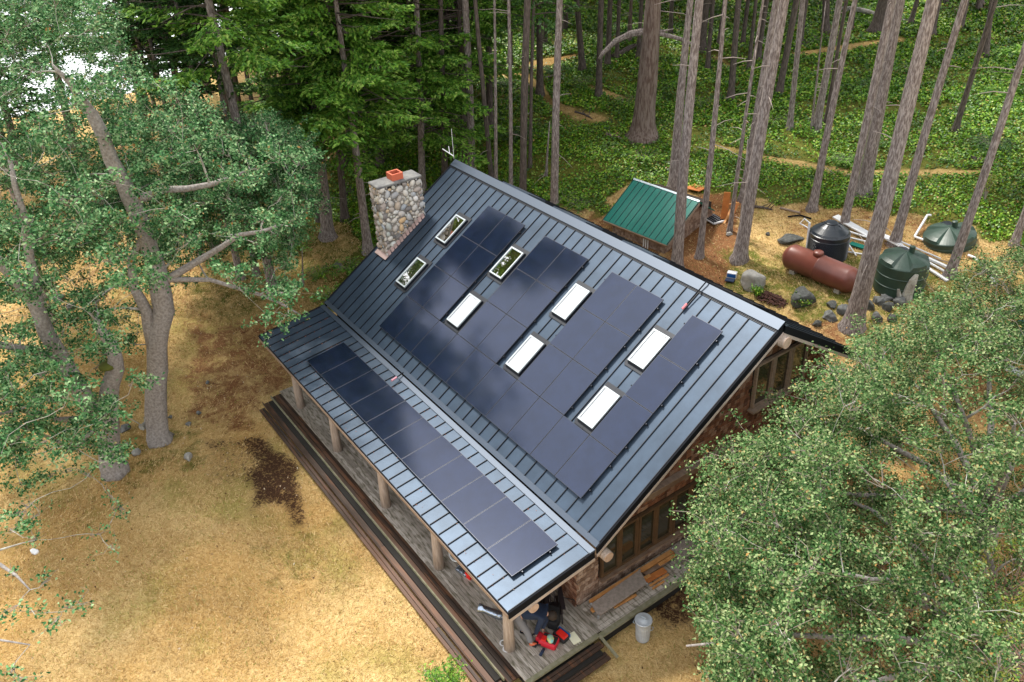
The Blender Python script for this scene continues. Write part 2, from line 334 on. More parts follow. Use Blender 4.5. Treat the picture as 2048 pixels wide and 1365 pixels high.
def make_terrain():
    def axis(fine0, fine1, lo, hi, st, grow=1.25):
        a = list(np.arange(fine0, fine1, st)); s = st
        while a[-1] < hi: s *= grow; a.append(a[-1] + s)
        s = st; b = [fine0]
        while b[-1] > lo: s *= grow; b.append(b[-1] - s)
        return np.array(b[:0:-1] + a)
    X = axis(-42, 26, -900, 500, .25); Y = axis(-22, 46, -900, 900, .25)
    xx, yy = np.meshgrid(X, Y, indexing='ij'); x = xx.ravel(); y = yy.ravel(); z = terr(x, y)
    z = z + rng.normal(0, .012, len(z)) * (np.abs(x) < 45)
    nx, ny = len(X), len(Y); i = np.arange(nx - 1)[:, None] * ny + np.arange(ny - 1)[None]; i = i.ravel()
    F = np.stack([i, i + ny, i + ny + 1, i + 1], -1)
    me = npmesh('ground', np.stack([x, y, z], -1), F); me.polygons.foreach_set('use_smooth', [True] * len(F))
    r, g, b = zone_masks(x, y); p = path_mask(x, y); g = g * (1 - p)
    K = lambda a: a
    ca = me.color_attributes.new('zone', 'FLOAT_COLOR', 'POINT'); c = np.stack([r, g, b, p], -1).astype(np.float32)
    G3 = c.reshape(nx, ny, 4)
    for _ in range(2): G3[1:-1, 1:-1] = (G3[1:-1, 1:-1] * 2 + G3[:-2, 1:-1] + G3[2:, 1:-1] + G3[1:-1, :-2] + G3[1:-1, 2:]) / 6
    ca.data.foreach_set('color', G3.ravel())
    m = bpy.data.materials.new('ground'); m.use_nodes = True; t = m.node_tree; bs = t.nodes['Principled BSDF']; bs.inputs['Roughness'].default_value = .95; bs.inputs['Specular IOR Level'].default_value = .15
    nn = t.nodes.new; lk = t.links.new
    co = nn('ShaderNodeTexCoord'); at = nn('ShaderNodeAttribute'); at.attribute_name = 'zone'; sep = nn('ShaderNodeSeparateColor'); lk(at.outputs['Color'], sep.inputs[0])
    def noise(sc, det=5, ro=.6, dist=0):
        n = nn('ShaderNodeTexNoise'); n.inputs['Scale'].default_value = sc; n.inputs['Detail'].default_value = det; n.inputs['Roughness'].default_value = ro; n.inputs['Distortion'].default_value = dist
        lk(co.outputs['Object'], n.inputs['Vector']); return n.outputs['Fac']
    def ramp(fac, *st):
        r_ = nn('ShaderNodeValToRGB'); e = r_.color_ramp.elements
        while len(e) < len(st): e.new(.5)
        for k, (pp, cc) in enumerate(st): e[k].position = pp; e[k].color = (*cc, 1)
        lk(fac, r_.inputs[0]); return r_.outputs[0]
    def mixc(f, a, b_):
        x_ = nn('ShaderNodeMixRGB'); lk(a, x_.inputs['Color1']); lk(b_, x_.inputs['Color2']); lk(f, x_.inputs['Fac']); return x_.outputs[0]
    def mask(ch, nf, lo=.25, soft=.35):   # attribute broken up by noise
        a = nn('ShaderNodeMath'); a.operation = 'MULTIPLY_ADD'; a.inputs[1].default_value = 1.1; s_ = nn('ShaderNodeMath'); s_.operation = 'SUBTRACT'; lk(nf, s_.inputs[0]); s_.inputs[1].default_value = .5
        a.inputs[1].default_value = 1.6; lk(s_.outputs[0], a.inputs[0]); lk(ch, a.inputs[2])
        mr = nn('ShaderNodeMapRange'); mr.inputs[1].default_value = lo; mr.inputs[2].default_value = lo + soft; mr.clamp = True; lk(a.outputs[0], mr.inputs[0])
        g_ = nn('ShaderNodeMath'); g_.operation = 'MULTIPLY'; lk(mr.outputs[0], g_.inputs[0]); st_ = nn('ShaderNodeMath'); st_.operation = 'MULTIPLY'; st_.inputs[1].default_value = 6; st_.use_clamp = True; lk(ch, st_.inputs[0]); lk(st_.outputs[0], g_.inputs[1]); return g_.outputs[0]
    nA = noise(.35, 6, .65); nB = noise(1.6, 6, .7, .6); nC = noise(7, 5, .75, 1.2); nD = noise(26, 3, .8)
    straw = ramp(nC, (.30, (.23, .13, .04)), (.42, (.46, .30, .11)), (.55, (.70, .51, .24)), (.70, (.84, .68, .38)))
    fine = ramp(nD, (.32, (.20, .12, .04)), (.5, (.54, .38, .17)), (.68, (.84, .66, .37)))
    x0 = nn('ShaderNodeMixRGB'); x0.inputs['Fac'].default_value = .5; lk(straw, x0.inputs['Color1']); lk(fine, x0.inputs['Color2'])
    grn = ramp(nC, (.3, (.17, .16, .035)), (.7, (.46, .42, .12)))
    base = mixc(ramp(nA, (.50, (0, 0, 0)), (.68, (.75, .75, .75))), x0.outputs[0], grn)
    base = mixc(ramp(nB, (.62, (0, 0, 0)), (.80, (.7, .7, .7))), base, ramp(nD, (.3, (.12, .075, .035)), (.7, (.3, .18, .08))))
    rust = ramp(nD, (.30, (.07, .032, .016)), (.5, (.25, .12, .055)), (.72, (.46, .26, .12)))
    moss = ramp(nD, (.3, (.05, .06, .012)), (.55, (.14, .16, .03)), (.75, (.26, .22, .07)))
    soil = ramp(nD, (.35, (.026, .013, .008)), (.7, (.11, .055, .03)))
    pathc = ramp(nC, (.3, (.26, .17, .06)), (.7, (.50, .36, .15)))
    base = mixc(mask(sep.outputs[0], nB, .3), base, rust); base = mixc(mask(sep.outputs[1], nB, .3), base, moss)
    base = mixc(mask(sep.outputs[2], nC, .36, .3), base, soil); pm_ = nn('ShaderNodeMath'); pm_.operation = 'MULTIPLY'; pm_.inputs[1].default_value = .75; lk(at.outputs['Alpha'], pm_.inputs[0]); base = mixc(pm_.outputs[0], base, pathc)
    nE = noise(.16, 4, .55); br = nn('ShaderNodeMixRGB'); br.blend_type = 'MULTIPLY'; br.inputs['Fac'].default_value = 1; lk(base, br.inputs['Color1']); lk(ramp(nE, (.36, (.84, .74, .60)), (.5, (1, .97, .92)), (.64, (1.20, 1.14, 1.04))), br.inputs['Color2']); base = br.outputs[0]
    lk(base, bs.inputs['Base Color'])
    bp = nn('ShaderNodeBump'); bp.inputs['Strength'].default_value = .9; bp.inputs['Distance'].default_value = .08; lk(nC, bp.inputs['Height'])
    bp2 = nn('ShaderNodeBump'); bp2.inputs['Strength'].default_value = .8; bp2.inputs['Distance'].default_value = .03; lk(nD, bp2.inputs['Height']); lk(bp.outputs[0], bp2.inputs['Normal']); lk(bp2.outputs[0], bs.inputs['Normal'])
    o = link('ground', me, m); tag(o, kind='structure', label='ground of dry straw grass rising to the wooded hillside')
    ms = mat('sea', (.62, .66, .68), .35, var=.06, vscale=.02); s = 2500  # pale base colour stands in for sky glare and haze on the water
    so = MB().quad((-s, -s, -24), (s, -s, -24), (s, s, -24), (-s, s, -24)).build('sea', ms); tag(so, kind='structure', label='pale sea beyond the hill crest')
make_terrain()

# ------------------------------------------------------------------ ground cover
def leaf_cards(C, size, nrm, aspect=.7, fold=.25, tilt=.5):
    """one folded leaf (two quads sharing the midrib) per centre"""
    n = len(C); d = rng.normal(size=(n, 3)); nrm = nrm + rng.normal(size=(n, 3)) * tilt; nrm /= np.linalg.norm(nrm, axis=1)[:, None]
    a = np.cross(nrm, d); a /= np.linalg.norm(a, axis=1)[:, None] + 1e-9; b = np.cross(nrm, a); s = size[:, None]
    hw = aspect * .5
    V = np.stack([C - a * s * .5, C - a * s * .12 + b * s * hw + nrm * s * fold, C + a * s * .5, C - a * s * .12 - b * s * hw + nrm * s * fold], 1).reshape(-1, 3)
    i = np.arange(n) * 4
    F = np.concatenate([np.stack([i, i + 1, i + 2], -1), np.stack([i, i + 2, i + 3], -1)])
    return V, F
def visible_ground(n, x0, x1, y0, y1):
    x = rng.uniform(x0, x1, n); y = rng.uniform(y0, y1, n); P = np.stack([x, y, terr(x, y)], -1); d = (P - CAM) @ RM; q = proj(P)
    k = (d[:, 2] < -1) & (q[:, 0] > -80) & (q[:, 0] < 2130) & (q[:, 1] > -60) & (q[:, 1] < 1430)
    inside = (x > -3.4) & (x < 12.7) & (y > -3.9) & (y < 10.6); k &= ~inside
    return P[k], q[k]
def make_ivy():
    P, q = visible_ground(1500000, -60, 24, 5, 62)
    x, y = P[:, 0], P[:, 1]; r, g, b = zone_masks(x, y); pm = path_mask(x, y)
    nz = np.sin(x * .9 + 2 * np.sin(y * .5)) + np.sin(y * 1.1 - x * .4 + 1.3) + .7 * np.sin(x * 2.7 + y * 2.1) * np.sin(y * 2.9 - x)
    shedm = (x > -4.3) & (x < .2) & (y > 13.8) & (y < 18)
    k = (g > .6) & (pm < .45 + .2 * nz) & ((nz > -.85) | (rng.random(len(x)) < .25)) & (r < .5) & ~shedm & (rng.random(len(x)) < .75)
    P = P[k]; h = rng.random(len(P)) ** 1.5 * .22 * (1 + .4 * np.sin(P[:, 0] * 1.9) * np.sin(P[:, 1] * 1.7)); P = P + np.stack([0 * h, 0 * h, h + .02], -1)
    D = np.linalg.norm(P - CAM, axis=1); s = rng.uniform(.09, .17, len(P)) * np.clip(D / 50, .8, 1.5)
    V, F = leaf_cards(P, s, np.tile([0, -.15, 1.], (len(P), 1)), .9, .12, .55)
    o = link('ivy_ground_cover', npmesh('ivy', V, F), M['ivy']); tag(o, 'glossy green ground cover spreading over the wooded hillside', 'ground cover', kind='stuff')
make_ivy()
def make_grass():
    P, q = visible_ground(1100000, -34, 24, -17, 24)
    x, y = P[:, 0], P[:, 1]; r, g, b = zone_masks(x, y)
    D = np.linalg.norm(P - CAM, axis=1)
    nz = np.sin(x * 1.3 + 2 * np.sin(y * .8)) + np.sin(y * 1.7 - x * .6 + 1.3)
    k = (g < .75) & (b < .5) & ((r < .5) | (rng.random(len(x)) < .3)) & (rng.random(len(x)) < .55 + .15 * nz)
    P = P[k]; n = len(P); D = D[k]
    a = rng.uniform(0, 6.28, n) * .5 + 1.0 + np.sin(P[:, 0] * .5) ; L_ = rng.uniform(.06, .17, n); el = rng.uniform(.15, 1.0, n)
    d = np.stack([np.cos(a) * np.cos(el), np.sin(a) * np.cos(el), np.sin(el)], -1) * L_[:, None]
    wv = np.cross(d, rng.normal(size=(n, 3))); wv /= np.linalg.norm(wv, axis=1)[:, None]; wv *= (.0045 + .007 * rng.random(n))[:, None] * np.clip(D / 28, 1, 2)[:, None]
    V = np.stack([P - wv, P + wv, P + d * .6 + wv * .7, P + d + [0, 0, -.01]], 1).reshape(-1, 3); i = np.arange(n) * 4
    o = link('dry_grass', npmesh('dry_grass', V, np.stack([i, i + 1, i + 2, i + 3], -1)), M['grass']); tag(o, 'dry straw coloured grass covering the lawn', 'grass', kind='stuff')
make_grass()

# ------------------------------------------------------------------ the house
A1, A2 = R(32.691), R(6.885); c1, s1 = math.cos(A1), math.sin(A1); c2, s2 = math.cos(A2), math.sin(A2)
PO = np.array([-.61, -2.643, -.677]); PW, PH = 1.122, 1.4776
def RS(x, s, off=0): return np.array([x, s * c1 - off * s1, s * s1 + off * c1])        # main slope
def PS(x, s, off=0): return np.array([x, PO[1] + s * c2 - off * s2, PO[2] + s * s2 + off * c2])  # porch slope
AXR = ((1, 0, 0), (0, c1, s1), (0, -s1, c1)); AXP = ((1, 0, 0), (0, c2, s2), (0, -s2, c2)); AXB = ((1, 0, 0), (0, c1, -s1), (0, s1, c1))
XL, XR = -3.6, 12.44; RY, RZ = 5.82, 3.617; OFF = -.10
def BS(x, s, off=0): return np.array([x, RY + s * c1 + off * s1, RZ - s * s1 + off * c1])  # back slope, s from the ridge
HZ = -3.9
house = empty('house', (4.4, 4.5, HZ), 'cedar shingled house with dark blue metal roof, solar panels and river stone chimney', 'house')
def build_house():
    sB, sR = -.68, 6.93
    # main slope, holes left for the skylights
    holesx = [(-1.04, -.39), (2.49, 3.17), (5.93, 6.60), (9.41, 10.04)]; holess = [(1.65, 2.84), (3.83, 5.0)]
    xs = sorted([XL, XR] + [v for h in holesx for v in h]); ss = sorted([sB, sR] + [v for h in holess for v in h]); mb = MB()
    for a, b in zip(xs[:-1], xs[1:]):
        for c, d in zip(ss[:-1], ss[1:]):
            if (a, b) in holesx and (c, d) in holess: continue
            mb.quad(RS(a, c, OFF), RS(b, c, OFF), RS(b, d, OFF), RS(a, d, OFF))
    mb.quad(PS(XL, -.64, OFF), PS(XR, -.64, OFF), PS(XR, 2.1, OFF), PS(XL, 2.1, OFF))
    mb.quad(BS(XL, 0, 0), BS(XR, 0, 0), BS(XR, 5.0, 0), BS(XL, 5.0, 0))
    mb.build('roof', M['roof'], house)
    sm = MB(); n = 35; st = (XR - XL) / n
    for i in range(n + 1):
        x = XL + i * st; x = min(max(x, XL + .02), XR - .02)
        cuts = [(sB + .14, sR - .28)]
        for a, b in holesx:
            if a - .05 < x < b + .05:
                cuts = [(sB + .14, holess[0][0] - .07), (holess[0][1] + .07, holess[1][0] - .07), (holess[1][1] + .07, sR - .28)]
        for a, b in cuts: sm.box((RS(x, a, OFF) + RS(x, b, OFF)) / 2 + np.array([0, -s1, c1]) * .018, (.009, (b - a) / 2, .018), AXR)
        sm.box((PS(x, -.63, OFF) + PS(x, 1.93, OFF)) / 2 + np.array([0, -s2, c2]) * .018, (.009, 1.28, .018), AXP)
        sm.box((BS(x, .3, 0) + BS(x, 4.9, 0)) / 2 + np.array([0, s1, c1]) * .018, (.009, 2.3, .018), AXB)
    sm.build('roof_seams', M['seam'], house)
    # flashing strip at the pitch break
    fl = MB(); fl.box(RS((XL + XR) / 2, sB + .075, OFF + .022), ((XR - XL) / 2, .08, .008), AXR); fl.box(PS((XL + XR) / 2, 2.0, OFF + .024), ((XR - XL) / 2, .09, .008), AXP); fl.build('pitch_flashing', M['ridge'], house)
    rc = MB(); rc.box(RS((XL + XR) / 2, sR - .12, OFF + .055), ((XR - XL) / 2 + .02, .15, .012), AXR); rc.box(BS((XL + XR) / 2, .13, .055), ((XR - XL) / 2 + .02, .14, .012), AXB)
    rc.build('ridge_cap', M['ridge'], house)
    z1 = MB(); z1.box(RS((XL + XR) / 2, sR - .29, OFF + .018), ((XR - XL) / 2, .012, .018), AXR); z1.box(RS((XL + XR) / 2, sR - .325, OFF + .01), ((XR - XL) / 2, .010, .010), AXR); z1.build('ridge_closure', M['seam'], house)
    # verge trims, both gable ends
    for X, sgn in ((XR, 1), (XL, -1)):
        v = MB(); t = .10
        for P0, P1 in ((PS(X, -.65, OFF), PS(X, 2.05, OFF)), (RS(X, sB, OFF), RS(X, sR, OFF)), (BS(X, 5.02, 0), BS(X, 0, 0))):
            d = P1 - P0; v.prism([P0 + (sgn * .001, 0, .03), P1 + (sgn * .001, 0, .03), P1 + (sgn * .001, 0, -.20), P0 + (sgn * .001, 0, -.20)], (sgn * .04, 0, 0))
        v.build('verge_trim', M['black'], house)
        v = MB()
        for P0, P1 in ((PS(X, -.60, OFF), PS(X, 2.05, OFF)), (RS(X, sB, OFF), RS(X, sR - .05, OFF)), (BS(X, 5.0, 0), BS(X, .05, 0))):
            v.prism([P0 + (sgn * .0, 0, -.202), P1 + (sgn * .0, 0, -.202), P1 + (0, 0, -.30), P0 + (0, 0, -.30)], (sgn * .05, 0, 0))
        v.build('barge_board', M['palewood'], house)
    ev = MB(); ev.box(PS((XL + XR) / 2, -.655, OFF - .02), ((XR - XL) / 2 + .02, .014, .03), AXP); ev.build('eave_trim', M['black'], house)
    ev = MB(); ev.box(PS((XL + XR) / 2, -.665, OFF - .13), ((XR - XL) / 2, .022, .075), AXP); ev.build('fascia', M['tanwood'], house); MB().box(BS((XL + XR) / 2, 5.02, -.12), ((XR - XL) / 2, .02, .1), AXB).build('fascia', M['tanwood'], house)
    so = MB(); so.box(PS((XL + XR) / 2, .73, OFF - .22), ((XR - XL) / 2 - .01, 1.36, .01), AXP); so.box(RS(12.01, 3.1, OFF - .25), (.41, 3.75, .01), AXR); so.box(BS(12.01, 2.6, -.25), (.41, 2.4, .01), AXB); so.box(RS(-3.15, 3.1, OFF - .25), (.42, 3.75, .01), AXR); so.box(BS(-3.15, 2.6, -.25), (.42, 2.4, .01), AXB)
    so.build('soffit', M['beam'], house)
    # walls
    XW, YF, YB = 11.6, -.55, 9.6
    def gable(x): return [(x, YF, HZ), (x, YF, -.75), (x, RY, 3.30), (x, YB, .90), (x, YB, HZ)]
    wl = MB(); wl.prism(gable(XW - .16), (.14, 0, 0)); wl.prism(gable(-2.8), (.14, 0, 0)); wl.box((4.4, YF + .08, -2.3), (7.0, .07, 1.6)); wl.box((4.4, YB - .08, -1.52), (7.0, .07, 2.38)); wl.build('wall', M['wall'], house)
    # shingles
    roofz = lambda y: (np.interp(y, [YF, RY, YB], [-.78, 3.26, .86]))
    win = [(.30, 4.45, -2.90, -1.28), (6.0, 8.35, .26, 1.90), (-9, 5.6, -.83, -.58)]
    sh = MB(); row = 0; z = -3.42
    while z < 3.2:
        y = YF - .02 + random.uniform(0, .1)
        while y < YB:
            wd = random.uniform(.09, .19); yc = y + wd / 2; zc = z + .07
            if zc + .05 < roofz(yc) and yc + wd / 2 < YB + .05 and not any(a - wd / 2 < yc < b + wd / 2 and c - .06 < zc < d + .06 for a, b, c, d in win):
                sh.box((XW + .022 + random.uniform(-.004, .01), yc, zc), (.012, wd / 2 - .006, .085), ((1, 0, -.12), (0, 1, 0), (.12, 0, 1)))
            y += wd
        z += .145; row += 1
    sh.build('shingle_cladding', M['shingle'], house)
    sh = MB(); z = -3.42
    while z < -.8:
        x = 8.2
        while x < XW + .03:
            wd = random.uniform(.09, .19); sh.box((x + wd / 2, YF - .03, z + .07), (wd / 2 - .006, .012, .085), ((1, 0, 0), (0, 1, .12), (0, -.12, 1))); x += wd
        z += .145
    sh.build('porch_shingle_cladding', M['shingle'], house)
    # greyer weathered shingles on the lower corner of the gable wall
    sh = MB(); z = -3.42
    while z < -.95:
        y = YF - .02
        while y < .28:
            wd = random.uniform(.10, .18)
            if y + wd / 2 < .26 and z + .2 < np.interp(y, [-.55, 5.82], [-.78, 3.26]): sh.box((XW + .052, y + wd / 2, z + .07), (.012, wd / 2 - .006, .085), ((1, 0, -.12), (0, 1, 0), (.12, 0, 1)))
            y += wd
        z += .145
    z = -3.42
    while z < -3.05:
        y = .28
        while y < 5.2:
            wd = random.uniform(.10, .18); sh.box((XW + .052, y + wd / 2, z + .07), (.012, wd / 2 - .006, .085), ((1, 0, -.12), (0, 1, 0), (.12, 0, 1))); y += wd
        z += .145
    sh.build('weathered_shingle_cladding', M['shinglegrey'], house)
    bb = MB(); bb.box((XW + .09, 2.6, -.70), (.08, 3.1, .11)); bb.build('belt_beam', M['beam'], house); MB().box((XW + .1, 2.6, -.575), (.11, 3.1, .012)).build('belt_flashing', M['tanwood'], house)
    # windows
    def window(y0, y1, z0, z1, frame_m):
        f = MB(); X = XW + .05
        for yy in (y0, y1): f.box((X, yy, (z0 + z1) / 2), (.05, .035, (z1 - z0) / 2 + .04))
        for zz in (z0, z1): f.box((X - .002, (y0 + y1) / 2, zz), (.05, (y1 - y0) / 2 - .036, .035))
        o = f.build('window', frame_m, house); MB().box((X - .03, (y0 + y1) / 2, (z0 + z1) / 2), (.008, (y1 - y0) / 2 - .03, (z1 - z0) / 2 - .03)).build('pane', M['glass'], o)
    for k in range(6): y0 = .37 + k * .675 + (k // 2) * .025; window(y0 + .01, y0 + .615, -2.82, -1.36, M['frame'])
    MB().box((XW + .10, 2.4, -2.90), (.10, 2.12, .03)).build('window_sill', M['beam'], house)
    for k in range(3): window(6.08 + k * .78, 6.08 + k * .78 + .70, .34, 1.80, M['tanwood'])
    MB().box((XW + .11, 7.2, .27), (.12, 1.25, .035)).build('window_sill', M['tanwood'], house)
    # log posts, plate log and projecting log ends
    lg = MB().tube([(-3.0, -2.66, -1.13), (12.25, -2.66, -1.13)], [.13, .13], 12); o = lg.build('porch_beam', M['log'], house)
    for x, y, z, r in ((12.5, -2.55, -1.17, .14), (12.62, -.25, -.82, .15), (12.66, RY, 3.18, .17)):
        b = MB().tube([(x - 1.4, y, z), (x, y, z)], [r, r * 1.02], 16, False).build('log_beam', M['log'], house)
        MB().tube([(x - .02, y, z), (x + .012, y, z)], [r * 1.0, r * .98], 16).build('log_end', M['logend'], b)
    for i, x in enumerate((-1.95 + .0, 1.25, 4.79, 8.05, 11.62)):
        MB().tube([(x + random.uniform(-.04, .04), -2.80, -3.42), (x, -2.79, -2.6), (x, -2.76, -1.8), (x, -2.74, -1.05)], [.160, .145, .138, .135], 14, wob=.05).build('post', M['log'], house, True)
    # skylights
    for a, b in holesx:
        for c, d in holess:
            k = MB(); o1 = OFF - .3
            cx, cs = (a + b) / 2, (c + d) / 2; t = .05
            for (px, ps, hx, hs) in ((a + t / 2, cs, t / 2, (d - c) / 2), (b - t / 2, cs, t / 2, (d - c) / 2), (cx, c + t / 2, (b - a) / 2 - t, t / 2), (cx, d - t / 2, (b - a) / 2 - t, t / 2)):
                k.box(RS(px, ps, .0), (hx, hs, .045), AXR)
            fr = k.build('skylight', M['skyframe'], house)
            cb = MB()
            for (px, ps, hx, hs) in ((a - .012, cs, .012, (d - c) / 2 + .03), (b + .012, cs, .012, (d - c) / 2 + .03), (cx, c - .015, (b - a) / 2, .015), (cx, d + .015, (b - a) / 2, .015)): cb.box(RS(px, ps, -.055), (hx, hs, .055), AXR)
            cb.box(RS(cx, c - .09, OFF + .025), ((b - a) / 2 + .07, .06, .006), AXR); cb.box(RS(b + .07, cs, OFF + .026), (.045, (d - c) / 2 + .09, .006), AXR); cb.box(RS(a - .07, cs, OFF + .026), (.045, (d - c) / 2 + .09, .006), AXR); cb.box(RS(cx, d + .1, OFF + .027), ((b - a) / 2 + .11, .07, .006), AXR)
            cb.build('curb', M['seam'], fr)
            wl = MB()
            for P in ((RS(a, c, -.05), RS(a, d, -.05)), (RS(b, d, -.05), RS(b, c, -.05)), (RS(a, d, -.05), RS(b, d, -.05)), (RS(b, c, -.05), RS(a, c, -.05))):
                wl.quad(P[0], P[1], P[1] + (0, 0, -.75), P[0] + (0, 0, -.75))
            wl.build('well', M['pine'], fr)
            MB().box(RS((a + b) / 2, (c + d) / 2, -.05) + np.array((0, 0, -1.2)), (.8, 1.2, .02)).build('well_shade_sheet', M['dark'], fr)  # near-black sheet added for the unlit room below the well
            MB().box(RS(cx, cs, .020), ((b - a) / 2 - t, (d - c) / 2 - t, .004), AXR).build('glazing', M['skyglass'], fr)
    # back skylight curbs showing over the ridge
    for x0, x1 in ((-.7, .9), (2.35, 4.1), (5.9, 7.3), (9.4, 11.2)):
        MB().box(BS((x0 + x1) / 2, .72, .08), ((x1 - x0) / 2, .45, .08), AXB).build('back_skylight', M['ridge'] if x0 < 9 else M['black'], house)
    # solar panels: portrait panels in the main array and on the porch
    def panel(P, ax, i):
        f = MB().box(P, (PW / 2 - .007, PH / 2 - .007, .018), ax).build('solar_panel', M['pframe'], house)
        up = np.array(ax[2]); MB().box(P + up * .0185, (PW / 2 - .018, PH / 2 - .018, .0015), ax).build('cell_sheet', M['panel'], f)
    for i in range(10):
        for j in range(4):
            if i in (2, 5, 8) and j > 0: continue
            panel(RS((i + .5) * PW, (j + .5) * PH, -.0), AXR, i)
    for i in range(11): panel(PS(-.61 + (i + .5) * PW, .5 * PH, -.0), AXP, i)
    # mounting rails with end clamps peeking past the arrays
    rl = MB(); cl = MB()
    for (i0, i1, js) in ((0, 2, (0, 1, 2, 3)), (3, 5, (1, 2, 3)), (6, 8, (1, 2, 3)), (9, 10, (1, 2, 3)), (0, 10, (0,))):
        for j in js:
            for f in (.22, .78):
                s = (j + f) * PH; rl.box(RS((i0 + i1) * PW / 2, s, -.045), ((i1 - i0) * PW / 2 + .06, .02, .022), AXR); cl.box(RS(i1 * PW + .03, s, -.015), (.012, .018, .012), AXR)
    for f in (.2, .8): rl.box(PS(-.61 + 5.5 * PW, f * PH, -.045), (5.5 * PW + .06, .02, .022), AXP); cl.box(PS(-.61 + 11 * PW + .035, f * PH, -.015), (.012, .018, .012), AXP)
    rl.build('mounting_rails', M['black'], house); cl.build('rail_clamps', M['pframe'], house)
    # conduit over the ridge with a pink fitting, and one at the pitch break
    MB().tube([RS(9.7, 5.95, .0), RS(9.72, 6.5, .02), RS(9.75, 6.95, .06), BS(9.9, .2, .12), BS(10.9, .5, .15)], .022, 8).build('conduit', M['black'], house)
    MB().tube([RS(9.69, 5.92, .0), RS(9.695, 6.12, .0)], .035, 8).build('conduit_fitting', mat('pink_fitting', (.62, .18, .2), .5), house)
    a, b = zp(783, 762, -.40), zp(808, 745, -.42); MB().tube([a, b], .022, 8).build('conduit', M['black'], house); MB().tube([a, a * .6 + b * .4], .035, 8).build('conduit_fitting', mat('pink_fitting', (.55, .25, .3), .5), house)
    a = RS(XL + .1, 6.9, .1); an = MB().tube([a, a + (0, 0, 1.2)], .009, 6).tube([a + (0, 0, .1), a + (-.65, -.1, .25)], .02, 6).tube([a + (-.3, 0, .15), a + (-.5, .1, .35)], .014, 6); an.build('antenna', M['white'], house)
M['skyglass'] = bpy.data.materials.new('skylight_glass'); M['skyglass'].use_nodes = True
t = M['skyglass'].node_tree; gl = t.nodes.new('ShaderNodeBsdfGlossy'); gl.inputs['Roughness'].default_value = .015; gl.inputs['Color'].default_value = (1, 1, 1, 1)
tr = t.nodes.new('ShaderNodeBsdfTransparent'); ms = t.nodes.new('ShaderNodeMixShader'); ms.inputs[0].default_value = .45; t.links.new(tr.outputs[0], ms.inputs[1]); t.links.new(gl.outputs[0], ms.inputs[2]); t.links.new(ms.outputs[0], t.nodes['Material Output'].inputs[0])
build_house()

